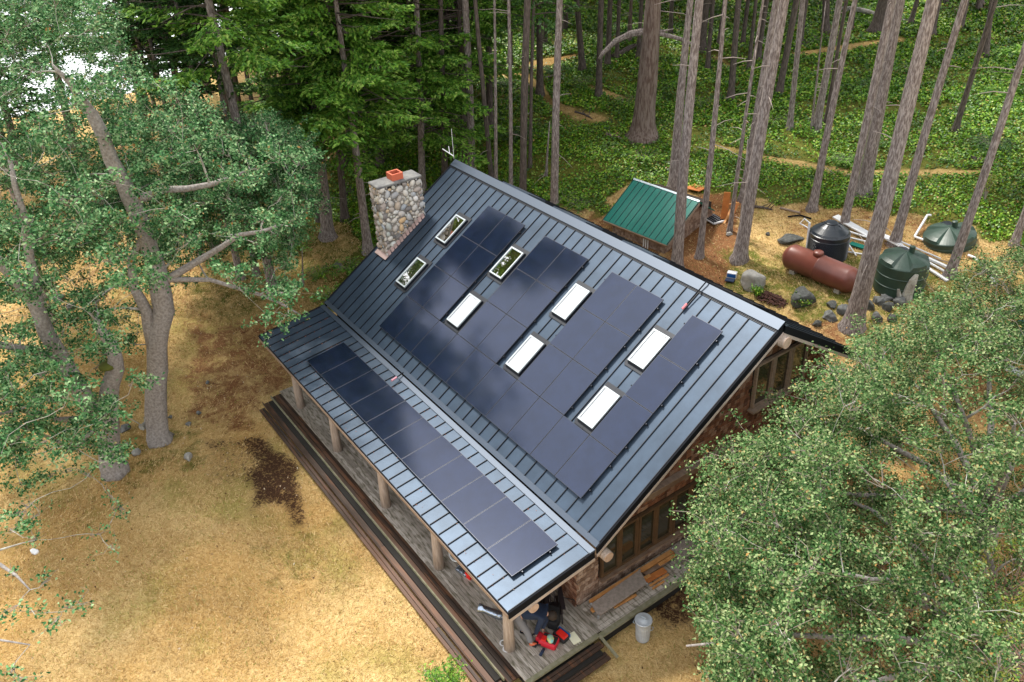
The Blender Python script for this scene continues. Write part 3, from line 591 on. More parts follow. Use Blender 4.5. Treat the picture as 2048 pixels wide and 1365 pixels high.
def build_chimney():
    x0, x1, y0, y1, zt = -3.42, -2.66, 1.93, 3.78, 3.86
    ch = MB().box(((x0 + x1) / 2, (y0 + y1) / 2, (zt + HZ) / 2 - .06), ((x1 - x0) / 2 - .05, (y1 - y0) / 2 - .05, (zt - HZ) / 2 - .08)).build('chimney', M['mortar'], house)
    st = MB()
    def stone(c, r, n, sq):
        n = np.array(n, float); a, b, _ = frame_of(n); ang = random.uniform(0, 3.14); u = math.cos(ang) * a + math.sin(ang) * b; v = np.cross(n, u)
        ru, rv, rn = r * random.uniform(1.0, 1.3), r * random.uniform(.72, .95), r * .62; V = []; F = []; m, k = 5, 9
        jit = [random.uniform(.88, 1.1) for _ in range(k)]
        for i in range(m):
            ph = (i / (m - 1)) * math.pi / 2; 
            for q in range(k): th = 2 * math.pi * q / k; V.append(np.array(c) + (math.cos(th) * u * ru + math.sin(th) * v * rv) * math.cos(ph) ** .7 * jit[q] + n * rn * math.sin(ph))
        for i in range(m - 1):
            for q in range(k): F.append((i * k + q, i * k + (q + 1) % k, (i + 1) * k + (q + 1) % k, (i + 1) * k + q))
        st.add(V, F)
    def face(org, U, Vv, lu, lv, n, clipf=lambda p: True):
        pts = []; org = np.array(org, float); U = np.array(U, float); Vv = np.array(Vv, float)
        for r0, tries in ((.135, 260), (.105, 700), (.078, 1500), (.05, 2500), (.032, 2500)):
            for _ in range(tries):
                r = r0 * random.uniform(.85, 1.12); a, b = random.uniform(r * .6, lu - r * .6), random.uniform(r * .6, lv - r * .6)
                if all((a - p[0]) ** 2 + (b - p[1]) ** 2 > ((r + p[2]) * .93) ** 2 for p in pts): pts.append((a, b, r))
        for a, b, r in pts:
            p = org + U * a + Vv * b
            if clipf(p): stone(p, r, n, 1)
    zf = lambda p: p[2] > p[1] * .6418 - .4
    face((x1 - .05, y0, -.3), (0, 1, 0), (0, 0, 1), y1 - y0, zt + .27, (1, 0, 0), zf)
    face((x0, y0 + .05, -.3), (1, 0, 0), (0, 0, 1), x1 - x0, zt + .27, (0, -1, 0), zf)
    face((x0 + .05, y0, -.3), (0, 1, 0), (0, 0, 1), y1 - y0, zt + .27, (-1, 0, 0)); face((x0, y1 - .05, .8), (1, 0, 0), (0, 0, 1), x1 - x0, zt - .85, (0, 1, 0))
    st.build('stonework', M['stone'], ch, smooth=True)
    MB().box(((x0 + x1) / 2, (y0 + y1) / 2, zt), ((x1 - x0) / 2 + .02, (y1 - y0) / 2 + .02, .055)).build('chimney_cap', M['cap'], ch, bevel=.05)
    f = MB(); cx, cy, r, z = -3.02, 2.86, .2, zt + .17
    for dx, dy, hx, hy in ((-r, 0, .03, r + .03), (r, 0, .03, r + .03), (0, -r, r - .03, .03), (0, r, r - .03, .03)): f.box((cx + dx, cy + dy, z), (hx, hy, .13))
    f.build('flue', M['flue'], ch); MB().box((cx, cy, z - .06), (r - .031, r - .031, .01)).build('flue_shade_plate', M['dark'], ch)  # near-black plate stands in for the shade down the flue
    sf = MB(); k = 12
    for i in range(k):
        y = y0 + .02 + (y1 - y0 - .1) * (i + .5) / k; zz = y * .6418 - .119
        sf.box((x1 + .03 + .004 * (i % 2), y, zz + .08), (.010, .068, .10), ((1, 0, 0), (0, .97, .22), (0, -.22, .97)))
        sf.box((x1 + .07, y, zz + .03 + .004 * (i % 2)), (.04, .06, .007), AXR)
    sf.box(((x0 + x1) / 2 + .1, y0 - .09, (y0 - .09) * .6418 - .05), ((x1 - x0) / 2 + .05, .10, .01), AXR); sf.build('step_flashing', M['pinkflash'], ch)
build_chimney()

def build_deck():
    dk = empty('deck', (4.6, -2, HZ), 'weathered grey wooden porch deck with dark wet steps along the lawn side of the house', 'deck')
    b = MB(); y = -.46; zt = -3.4
    while y > -3.0:                       # boards along the porch
        x = -3.45
        while x < 12.68:
            l = min(random.uniform(2.5, 5), 12.68 - x); b.box((x + l / 2, y - .05, zt - .02 + random.uniform(-.002, .002)), (l / 2 - .003, .046, .02)); x += l
        y -= .100
    x = 11.68
    while x < 12.72:                      # boards along the gable wall
        b.box((x + .07, 2.9, zt - .019 + random.uniform(-.002, .002)), (.066, 3.42, .02)); x += .142
    b.build('deck_boards', M['deck'], dk)
    e = MB(); e.box((12.80, 2.8, zt - .01), (.07, 3.5, .035)); e.box((12.745, -1.87, zt - .01), (.06, 1.19, .035)); e.build('edge_board', M['edge'], dk)
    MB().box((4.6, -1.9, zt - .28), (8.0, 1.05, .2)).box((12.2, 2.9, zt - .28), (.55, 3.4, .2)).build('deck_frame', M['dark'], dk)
    def tread(xa, xb, ya, yb, z, along, nm):
        t = MB(); n = max(2, int(round(((yb - ya) if along else (xb - xa)) / .15)))
        for k in range(n):
            if along:
                wv = (yb - ya) / n; x = xa
                while x < xb - .01: l = min(random.uniform(3, 5.5), xb - x); t.box((x + l / 2, ya + (k + .5) * wv, z - .02 + random.uniform(-.004, .004)), (l / 2 - .004, wv / 2 - .009, .022)); x += l
            else:
                wv = (xb - xa) / n; t.box((xa + (k + .5) * wv, (ya + yb) / 2, z - .02), (wv / 2 - .009, (yb - ya) / 2, .022))
        t.build('step', M['step'], dk)
    tread(-3.42, 12.42, -3.40, -2.99, -3.50, True, 'a'); tread(-3.4, 12.2, -3.76, -3.44, -3.64, True, 'b'); tread(-3.35, 12.0, -4.02, -3.79, -3.79, True, 'c')
    e = MB(); e.box((4.4, -3.425, -3.50), (7.85, .018, .05)); e.build('step_edge', M['edge'], dk); MB().box((4.3, -3.78, -3.66), (7.8, .012, .05)).build('step_edge', M['step'], dk)
    tread(12.83, 13.05, -2.95, -.72, -3.52, False, 'd'); tread(13.08, 13.36, -2.9, -.74, -3.68, False, 'e')
    e = MB(); e.bar((12.78, -.66, -3.40), (13.45, -.60, -3.66), .05, .09); e.build('stringer', M['edge'], dk)
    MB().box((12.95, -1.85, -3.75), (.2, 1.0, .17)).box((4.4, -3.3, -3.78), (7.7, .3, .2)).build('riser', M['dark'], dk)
build_deck()

# ------------------------------------------------------------------ conifers
def stub_path(p, d, l, droop=.1):
    d = d / np.linalg.norm(d); k = random.uniform(-.3, .3); s = np.cross(d, [0, 0, 1.])
    return [p, p + d * l * .5 + s * k * l * .15, p + d * l + s * k * l * .35 - np.array([0, 0, droop * l])]
def fir_crown_arrays(H=14., LEN=3.2, nb=80, tw=15, per=9, seed=0, up=.05, size=.17):
    g = np.random.default_rng(seed); C = []; D = []; W = []; br = []
    for i in range(nb):
        f = (i + g.random()) / nb; z = f * H; ln = LEN * (1 - f) ** .75 * g.uniform(.6, 1.1) + .25; a = g.uniform(0, 6.283)
        dr = g.uniform(.15, .42) * (1 - f) + up * 0; o = np.array([math.cos(a), math.sin(a), 0])
        def pt(t, o=o, ln=ln, z=z, dr=dr): return np.array([0, 0, z]) + o * ln * t + np.array([0, 0, 1.]) * ln * (.12 * t - dr * t * t + .10 * t ** 4)
        br.append([pt(0), pt(.35), pt(.7), pt(1)]); s = np.array([-o[1], o[0], 0])
        for k in range(tw):
            t = .22 + .78 * (k + g.random()) / tw; p0 = pt(t); sg = 1 if k % 2 else -1; tl = ln * .42 * (1.08 - t) ** .7 * g.uniform(.6, 1.15) + .12
            d = s * sg * .82 + o * .6 + np.array([0, 0, g.uniform(-.35, .02)]); d /= np.linalg.norm(d)
            q = g.random(per) * .95 + .05; c = p0 + d * (q * tl)[:, None] + g.normal(0, .025, (per, 3)) + np.array([0, 0, -.10]) * (q * q * tl)[:, None]
            C.append(c); dd = d + g.normal(0, .45, (per, 3)) + o * .3; D.append(dd); W.append(np.full(per, size) * g.uniform(.7, 1.3, per))
    return np.concatenate(C), np.concatenate(D), np.concatenate(W), br
def needle_mesh(name, C, D, W, asp=.42):
    g = np.random.default_rng(len(C)); n = len(C); D = D / np.linalg.norm(D, axis=1)[:, None]
    u = np.array([0, 0, 1.]) + g.normal(0, .45, (n, 3)); b = np.cross(D, u); b /= np.linalg.norm(b, axis=1)[:, None]; s = W[:, None]
    V = np.stack([C - D * s * .45, C + b * s * asp * .5, C + D * s * .6, C - b * s * asp * .5], 1).reshape(-1, 3); i = np.arange(n) * 4
    return npmesh(name, V, np.stack([i, i + 1, i + 2, i + 3], -1))
CROWNS = []
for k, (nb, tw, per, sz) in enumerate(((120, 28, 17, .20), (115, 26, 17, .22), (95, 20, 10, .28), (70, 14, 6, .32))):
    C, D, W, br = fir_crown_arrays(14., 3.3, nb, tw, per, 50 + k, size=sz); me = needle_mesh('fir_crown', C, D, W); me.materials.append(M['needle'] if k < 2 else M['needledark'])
    b = MB()
    for p in br: b.tube(p, [.035, .028, .018, .008], 4, False)
    mb_ = bpy.data.meshes.new('fir_boughs'); mb_.from_pydata(b.v, [], b.f); mb_.materials.append(M['barkdark']); CROWNS.append((me, mb_))
def fir(base_px, top_px, w0, w1, label, group='conifers standing in the forest', bark='bark', h_crown=15., H=27., crown=0, stubs=8, cs=1.0, name='fir_tree', cat='tree', base=None, csize=1.0, stubside=1.0):
    B = G(*base_px) if base is None else np.array(base, float)
    P1 = near_vertical(top_px[0], top_px[1], B); dirv = (P1 - B) / max(1e-6, (P1 - B)[2]); dirv[:2] = np.clip(dirv[:2], -.14, .14)
    h1 = P1[2] - B[2]; r0 = w0 / 2 / pxm(B); r1 = w1 / 2 / pxm(P1); k = (r1 - r0) / max(h1, 1)
    k = min(k, -.0015)
    root = empty(name, B - (0, 0, .05), label, cat, group)
    ph = random.uniform(0, 6); amp = .05
    def ax(h): return B + dirv * h + np.array([math.cos(ph) * math.sin(h * .35), math.sin(ph) * math.sin(h * .28), 0]) * amp * min(1, h / 4)
    hs = [-.3, 0, .25, .7, 1.6] + list(np.arange(3, H - 1, 2.)) + [H]
    rad = [max(.03, (r0 + k * h) * (1.6 if h <= 0 else 1.28 if h < .3 else 1.07 if h < 1 else 1)) for h in hs[:-1]] + [.02]
    rad = [min(rr, max(.02, (H - h) * .035)) if h > H - 8 else rr for rr, h in zip(rad, hs)]
    tr = MB().tube([ax(h) for h in hs], rad, 12, wob=.05).build('trunk', M[bark], root, smooth=True)
    for q in range(stubs):
        h = random.uniform(2.0, min(H - 4, h_crown + 1)); a = random.uniform(0, 6.283); d = np.array([math.cos(a), math.sin(a), random.uniform(-.3, .25)]); l = random.choice([.25, .35, .5, .8, 1.2]) * stubside
        MB().tube(stub_path(ax(h), d, l + r0), [.022, .016, .006], 4).build('dead_branch', M['twig'], root)
    if crown is not None:
        sc = (H - h_crown) / 14. ; o = ax(h_crown); me, mb2 = CROWNS[crown % 4]
        for nm, m_ in (('crown', me), ('boughs', mb2)):
            c = bpy.data.objects.new(nm, m_); col.objects.link(c); c.parent = root; c.location = Vector(o - (B - (0, 0, .05))); c.rotation_euler.z = random.uniform(0, 6.28); c.scale = (csize * cs, csize * cs, sc)
    return root
# near trunks, right half: (base px, top px, widths, label)
NEAR = [
 ((1705, 655), (1868, 0), 40, 29, 'thick grey fir trunk rising from the rock pile in front of the green tank', 'bark', 12),
 ((1479, 520), (1568, 0), 30, 21, 'grey fir trunk standing between the propane tank and the small shed', 'bark', 8),
 ((1486, 400), (1552, 0), 18, 15, 'second fir stem close behind the grey trunk left of the propane tank', 'bark', 6),
 ((1353, 538), (1398, 0), 26, 19, 'pale fir trunk crossing in front of the green shed roof', 'bark', 6),
 ((1345, 385), (1381, 0), 24, 14, 'fir trunk rising directly behind the green roofed shed', 'bark', 6),
 ((1399, 514), (1452, 0), 16, 9, 'slim pale fir trunk with twig stubs right beside the green shed', 'bark', 16),
 ((1459, 463), (1527, 0), 10, 6, 'thinnest fir pole with many stubs beside the leaning orange boards', 'bark', 26),
 ((1624, 420), (1710, 0), 19, 11, 'slender fir trunk on the dry grass behind the black water tank', 'bark', 6),
 ((1687, 456), (1783, 0), 18, 17, 'fir trunk rising straight behind the black ribbed water tank', 'bark', 6),
 ((1726, 388), (1801, 0), 30, 20, 'thick fir trunk at the lower edge of the bright ivy slope', 'bark', 6),
 ((1788, 490), (1929, 0), 22, 15, 'leaning fir trunk between the pipe pile and the ivy slope', 'bark', 6),
 ((1899, 553), (2048, 103), 21, 16, 'leaning fir trunk standing in front of the tilted green tank', 'bark', 6),
 ((2028, 490), (2110, 250), 16, 14, 'fir trunk cut by the right edge of the picture', 'bark', 3),
 ((1632, 260), (1678, 0), 18, 14, 'pair trunk, the thicker one halfway up the ivy slope', 'bark', 3),
 ((1651, 248), (1694, 0), 9, 8, 'pair trunk, the thinner one halfway up the ivy slope', 'barkdark', 4),
 ((1579, 258), (1606, 0), 13, 12, 'straight brown fir trunk on the ivy above the grass patch', 'bark', 3),
 ((1558, 188), (1592, 0), 15, 14, 'dark fir trunk higher up the ivy with a pale scar at its foot', 'barkdark', 4),
 ((1461, 200), (1478, 0), 15, 13, 'upright brown fir trunk on the ivy right of the giant old fir', 'barkdark', 3),
 ((1909, 265), (1990, 0), 13, 11, 'crooked leaning brown trunk on the upper right ivy slope', 'barkdark', 3),
 ((1197, 195), (1203, 0), 15, 13, 'brown trunk at the foot of the big bare limb', 'barkdark', 3),
 ((1108, 425), (1120, 0), 19, 15, 'straight pale fir trunk with paired stubs behind the roof ridge', 'bark', 18),
 ((1045, 400), (1054, 60), 16, 17, 'dark fir trunk behind the ridge, thickest of its four neighbours', 'barkdark', 5),
 ((1022, 395), (1018, 60), 10, 8, 'slim fir trunk behind the ridge left of the dark thick one', 'bark', 4),
 ((992, 385), (990, 40), 9, 6, 'thinnest straight pole behind the roof ridge', 'bark', 6),
 ((984, 370), (960, 100), 12, 10, 'dark leaning trunk behind the ridge beside the thin pole', 'barkdark', 3),
 ((945, 360), (932, 60), 19, 16, 'grey fir trunk just behind the left end of the ridge', 'bark', 4),
 ((890, 365), (883, 60), 15, 12, 'brown fir trunk beside the roof antenna', 'barkdark', 4),
]
for b_, t_, a_, c_, lb, bk, st in NEAR: fir(b_, t_, a_ * .86, c_ * .86, lb, 'tall bare fir trunks around the clearing', bk, h_crown=16.5, H=28, crown=3, stubs=st, stubside=1.1, csize=.42)
# firs whose boughs hang in the picture, upper left and middle
LEAFY = [
 ((845, 385), (832, 0), 14, 12, 'leafy fir whose lower boughs hang over the chimney', 'bark', 3.2, 1.2, 0),
 ((737, 505), (697, 200), 18, 13, 'grey fir trunk left of the stone chimney with hanging green boughs', 'bark', 6.4, 1.15, 1),
 ((656, 475), (622, 100), 25, 16, 'thick brown fir with boughs, foot on the grass left of the chimney', 'bark', 5.2, 1.2, 0),
 ((640, 440), (604, 100), 14, 11, 'slimmer fir close behind the thick brown one left of the chimney', 'barkdark', 6.2, 1.1, 1),
 ((760, 330), (748, 0), 15, 12, 'leafy fir behind the chimney, its boughs touching the flue', 'barkdark', 2.0, 1.15, 0),
 ((905, 300), (890, 0), 14, 12, 'leafy fir with its lowest boughs above the left ridge end', 'barkdark', 4.5, 1.1, 1),
 ((800, 250), (790, 0), 14, 12, 'leafy fir in the second row behind the chimney', 'barkdark', 2.5, 1.15, 0),
 ((980, 260), (975, 0), 14, 12, 'leafy fir behind the thin poles near the forest path', 'barkdark', 6.0, 1.0, 1),
 ((1080, 190), (1080, 0), 14, 12, 'leafy fir beside the forest path bend', 'barkdark', 5.2, 1.0, 0),
 ((548, 585), (417, 0), 20, 16, 'tall pale grey fir trunk leaning left between the oak leaves', 'bark', 10.5, 1.0, 1),
 ((690, 330), (660, 0), 14, 12, 'leafy fir behind the wooden frame with the ladder', 'barkdark', 3.5, 1.2, 0),
 ((600, 250), (565, 0), 14, 12, 'leafy fir in front of the golden hill', 'barkdark', 4.5, 1.0, 1),
 ((860, 180), (850, 0), 14, 12, 'leafy fir deep in the stand above the ridge end', 'barkdark', 2.5, 1.15, 2),
 ((400, 330), (350, 0), 16, 14, 'leafy fir behind the pale lichen covered oak', 'barkdark', 7.0, 1.0, 0),
 ((300, 300), (240, 0), 16, 14, 'leafy dark fir above the left oak near the sea', 'barkdark', 6.5, 1.0, 1),
 ((150, 300), (95, 60), 16, 13, 'leafy dark fir left of the golden hill, nearest to the sea', 'barkdark', 6.0, 1.0, 1),
 ((95, 190), (60, 0), 12, 10, 'leafy dark fir on the crest between the oak top and the sea', 'barkdark', 2.0, 1.2, 2),
 ((20, 230), (-20, 30), 12, 10, 'leafy dark fir on the crest at the very left edge', 'barkdark', 2.0, 1.2, 2),
 ((185, 170), (160, 0), 12, 10, 'leafy dark fir on the crest right of the sea gap', 'barkdark', 2.5, 1.2, 2),
 ((40, 330), (-30, 60), 16, 13, 'leafy dark fir at the left edge above the oak crown', 'barkdark', 7.0, 1.0, 0),
 ((470, 300), (430, 60), 13, 11, 'leafy fir whose low boughs hang before the golden hill', 'barkdark', 5.5, .9, 0),
 ((930, 330), (920, 60), 13, 11, 'leafy fir directly above the ridge, left of the grey trunk', 'barkdark', 5., 1.0, 0),
 ((690, 440), (660, 100), 14, 12, 'leafy fir between the ladder frame and the chimney', 'barkdark', 5., 1.2, 1),
 ((680, 190), (650, 0), 14, 12, 'leafy fir in the middle of the stand under the golden hill', 'barkdark', 3.0, 1.15, 0),
]
for b_, t_, a_, c_, lb, bk, hc, cs, ck in LEAFY: fir(b_, t_, a_, c_, lb, 'green firs hanging their boughs behind the house', bk, h_crown=hc, H=hc + 16, crown=ck, stubs=5, csize=cs)
MID = [((482, 557), (440, 380), 14, 12), ((513, 550), (480, 380), 12, 10), ((379, 495), (330, 300), 10, 9), ((405, 519), (360, 330), 10, 9), ((427, 495), (390, 330), 11, 9), ((72, 555), (0, 300), 12, 10), ((103, 643), (60, 480), 14, 12),
 ((537, 200), (503, 17), 16, 13), ((554, 196), (530, 0), 9, 8), ((510, 237), (472, 40), 9, 7), ((528, 227), (500, 60), 6, 5), ((482, 244), (452, 60), 15, 12), ((448, 215), (420, 0), 10, 8), ((315, 182), (284, 50), 12, 10), ((358, 190), (330, 40), 14, 12), ((403, 175), (365, 17), 14, 12), ((418, 182), (385, 20), 10, 8), ((237, 172), (205, 30), 14, 12), ((265, 148), (235, 20), 9, 8), ((571, 117), (551, 0), 10, 9), ((665, 114), (648, 0), 12, 10),
 ((340, 150), (320, 20), 9, 8), ((380, 140), (350, 0), 9, 8), ((440, 150), (415, 0), 10, 9), ((595, 190), (575, 0), 11, 10), ((620, 150), (604, 0), 9, 8), ((720, 120), (708, 0), 10, 9), ((735, 330), (722, 200), 12, 10), ((700, 300), (690, 180), 10, 9), ((290, 200), (255, 40), 11, 9), ((200, 150), (165, 20), 10, 9), ((470, 120), (450, 0), 9, 8)]
for i, (b_, t_, a_, c_) in enumerate(MID):
    near = b_[1] > 400
    fir(b_, t_, a_, c_, 'slim bare trunk standing among the left oaks on dry grass' if near else 'dark conifer trunk silhouetted before the golden hill at the upper left', 'trunks among the left oaks' if near else 'trunks before the golden hill', 'bark' if near else 'barkdark', h_crown=(9 if near else 8.5), H=(20 if near else 21), crown=2 + i % 2, stubs=3, csize=.75 if near else .85)
DARK = [((1862, 70), (1877, 0), 14, 12), ((1749, 65), (1768, 0), 22, 20), ((1651, 65), (1652, 0), 14, 14), ((1970, 115), (1985, 0), 12, 10), ((1515, 120), (1532, 0), 11, 10), ((1497, 140), (1512, 0), 8, 7), ((1485, 88), (1496, 0), 8, 8), ((1400, 100), (1410, 0), 20, 18), ((1215, 130), (1222, 0), 11, 10), ((1233, 120), (1240, 0), 8, 8),
 ((1165, 140), (1156, 40), 13, 12), ((1276, 120), (1284, 0), 9, 8), ((1415, 140), (1425, 0), 9, 8), ((1060, 335), (1066, 80), 7, 8), ((915, 255), (912, 130), 6, 6), ((1300, 150), (1306, 20), 7, 6), ((1440, 90), (1450, 0), 12, 10), ((1560, 60), (1570, 0), 10, 9), ((1340, 70), (1345, 0), 9, 8), ((1600, 90), (1612, 0), 9, 8), ((1700, 60), (1712, 0), 9, 8), ((1820, 50), (1835, 0), 9, 8), ((1920, 60), (1935, 0), 10, 9), ((1090, 90), (1092, 0), 9, 8), ((1130, 60), (1133, 0), 10, 9), ((1020, 130), (1021, 0), 10, 9), ((945, 150), (942, 0), 9, 9)]
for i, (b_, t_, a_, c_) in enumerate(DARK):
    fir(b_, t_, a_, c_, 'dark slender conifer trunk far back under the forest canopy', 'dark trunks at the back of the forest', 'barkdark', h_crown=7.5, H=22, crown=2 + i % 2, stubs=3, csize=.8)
for i in range(34):                      # more trunks farther up the slope
    px = random.uniform(780, 2040); py = random.uniform(-75, 25); B = G(px, py)
    fir((px, py), (px + 1, py - 60), random.uniform(6, 12), 6, 'dark slender conifer trunk far back under the forest canopy', 'dark trunks at the back of the forest', 'barkdark', h_crown=random.uniform(3.5, 6), H=21, crown=2 + i % 2, stubs=2, csize=1.0, base=B)
# the giant old fir with its bare limb, a red snag and a short dead snag
og = fir((1285, 272), (1306, 0), 46, 31, 'giant old fir with deeply furrowed dark bark and a bare limb', 'tall bare fir trunks around the clearing', 'barkred', h_crown=14, H=27, crown=0, stubs=6, csize=1.1, stubside=2.)
B = G(1285, 272); c0 = near_vertical(1299, 62, B)
def limb(root, pxs, r, nm='limb', m='bark'):
    P = [c0 if i == 0 else near_vertical(x, y, B) for i, (x, y) in enumerate(pxs)]
    MB().tube(P, r, 8, wob=.1).build(nm, M[m], root)
limb(og, [(1299, 62), (1262, 68), (1232, 82), (1205, 108), (1198, 118)], [.2, .17, .14, .11, .06]); limb(og, [(1310, 75), (1360, 78), (1400, 95)], [.14, .1, .04]); limb(og, [(1302, 40), (1330, 62), (1348, 58)], [.09, .06, .02])
fir((1258, 85), (1262, 0), 20, 12, 'broken red stump of a dead tree behind the bare limb', None, 'barkred', h_crown=6, H=5.5, crown=None, stubs=5, name='dead_tree')
fir((1481, 478), (1496, 305), 9, 6, 'short dead pole leaning beside the fir left of the propane tank', None, 'bark', h_crown=4, H=4.6, crown=None, stubs=3, name='dead_tree')
fir((606, 572), (607, 515), 9, 6, 'short dead pole standing in the grass behind the porch roof corner', None, 'bark', h_crown=2, H=2.0, crown=None, stubs=1, name='dead_tree')
fir((1622, 262), (1640, 110), 5, 3, 'very thin sapling trunk beside the pair of firs on the ivy', None, 'bark', h_crown=4, H=6.5, crown=None, stubs=4, name='dead_tree')
fir((1092, 352), (1096, 280), 5, 4, 'very thin dead stick in the ivy left of the pale straight fir', None, 'bark', h_crown=3, H=3., crown=None, stubs=2, name='dead_tree')
# fir boughs entering at the right edge
B = G(2150, 420); B2 = near_vertical(2120, 130, B)
rt = fir((2150, 420), (2200, 100), 20, 16, 'bright green fir whose boughs reach in at the upper right edge', None, 'bark', h_crown=max(2., B2[2] - B[2] - 2.0), H=B2[2] - B[2] + 14, crown=0, stubs=3, csize=1.15)

# ------------------------------------------------------------------ oaks
def curve(a, b, n=6, sag=.12, wig=.10):
    a = np.array(a, float); b = np.array(b, float); l = np.linalg.norm(b - a); x, y, _ = frame_of(b - a); p1, p2 = random.uniform(-1, 1), random.uniform(-1, 1)
    P = []
    for i in range(n + 1):
        t = i / n; e = math.sin(math.pi * t); P.append(a + (b - a) * t + x * e * l * wig * p1 + y * math.sin(2 * math.pi * t) * l * wig * .6 * p2 + np.array([0, 0, 1.]) * e * l * sag)
    return P
def oak(name, label, skeleton, clumps, leafm, nleaf=95, crad=.48, lsize=(.075, .12), barkm='oakbark', mossy=()):
    """skeleton: list of (points, radii); clumps: array of leaf clump centres"""
    B = skeleton[0][0][0]; root = empty(name, B, label, 'oak tree', 'oaks around the house')
    nodes = []; tk = MB()
    for P, rr in skeleton:
        P = [np.array(p, float) for p in P]; Q = []; RR = []
        for i in range(len(P) - 1):
            for t in (0, .5): Q.append(P[i] * (1 - t) + P[i + 1] * t + (np.array([random.uniform(-.06, .06) for _ in range(3)]) if t else 0)); RR.append(rr[i] * (1 - t) + rr[i + 1] * t)
        Q.append(P[-1]); RR.append(rr[-1]); tk.tube(Q, RR, 12, wob=.10)
        nodes += [(q, r) for q, r in zip(Q, RR)][2:]
    tk.build('trunk', M[barkm], root, smooth=True)
    npos = np.array([n[0] for n in nodes]); nr = np.array([n[1] for n in nodes]); limbs = MB(); tw = MB(); C = []; Nn = []; cen = clumps.mean(0)
    order = np.argsort(np.linalg.norm(clumps - npos.mean(0), axis=1))
    for ci in order:
        c = clumps[ci]; d = np.linalg.norm(npos - c, axis=1) + np.clip(npos[:, 2] - c[2] + .3, 0, 9) * .8; k = int(np.argmin(d)); a = npos[k]; l = np.linalg.norm(c - a)
        r0 = min(nr[k] * .55, .02 + .022 * l); P = curve(a, c, 5 if l > 1.5 else 3, random.uniform(-.05, .16), .14)
        rs = np.linspace(r0, .010, len(P)); limbs.tube(P, rs, 5, False, wob=.1)
        npos = np.vstack([npos, np.array(P[1:])]); nr = np.append(nr, rs[1:])
        nt = 6; tips = c + rng.normal(0, 1, (nt, 3)) * crad * np.array([.75, .75, .42]) + np.array([0, 0, .05])
        for tp in tips: tw.tube([c + (a - c) * min(1, .25 / max(l, .3)), (c + tp) / 2 + rng.normal(0, .05, 3), tp], [.008, .006, .003], 3, False)
        m = int(nleaf * random.uniform(.6, 1.25)); w_ = rng.integers(0, nt, m); t_ = rng.random(m)[:, None] ** .32
        C.append(c * (1 - t_) + tips[w_] * t_ + rng.normal(0, .095, (m, 3))); Nn.append(np.tile((c - cen) / (np.linalg.norm(c - cen) + .1) * .4 + [0, 0, .8], (m, 1)))
    limbs.build('limbs', M['lichen'], root, smooth=True); tw.build('twigs', M['twigbrown'], root)
    C = np.concatenate(C); Nn = np.concatenate(Nn); D = np.linalg.norm(C - CAM, axis=1)
    V, F = leaf_cards(C, rng.uniform(*lsize, len(C)), Nn, .58, .16, .65); o = link('foliage', npmesh('foliage', V, F), M[leafm], root)
    for p, r in mossy: MB().lathe(np.array(p) - (0, 0, .05), [(r * .2, -.12), (r, -.06), (r * .9, .03), (r * .3, .09)], 10).build('moss', M['moss'], root, smooth=True)
    return root
def sample(n, cen, rad, poly, shell=.45, zmin=-3.0, dens=None, sep=.42, out=None):
    """clump centres through an ellipsoid crown, limited to the crown's outline"""
    got = [] if out is None else out; tries = 0; pa = np.array(poly, float)
    while len(got) < n and tries < 60:
        tries += 1; u = rng.normal(size=(4000, 3)); u /= np.linalg.norm(u, axis=1)[:, None]; r = (shell + (1 - shell) * rng.random(4000)) [:, None]
        P = np.array(cen) + u * r * np.array(rad); P = P[P[:, 2] > np.maximum(zmin, terr(P[:, 0], P[:, 1]) + 1.2)]; q = proj(P); k = inpoly(q, poly)
        if dens is not None: k &= rng.random(len(P)) < dens(q)
        inh = (P[:, 0] > -3.9) & (P[:, 0] < 12.9) & (P[:, 1] > -3.6) & (P[:, 1] < 11.5); zr = np.where(P[:, 1] < -.57, -.5, np.minimum(P[:, 1] * .64, (11.6 - P[:, 1]) * .64)); k &= ~(inh & (P[:, 2] < zr + .55))
        for p in P[k]:
            if len(got) >= n: break
            if not got or np.min(np.sum((np.array(got) - p) ** 2, 1)) > sep ** 2: got.append(p)
    return np.array(got)
def vpts(B, pxs): return [near_vertical(x, y, B) for x, y in pxs]
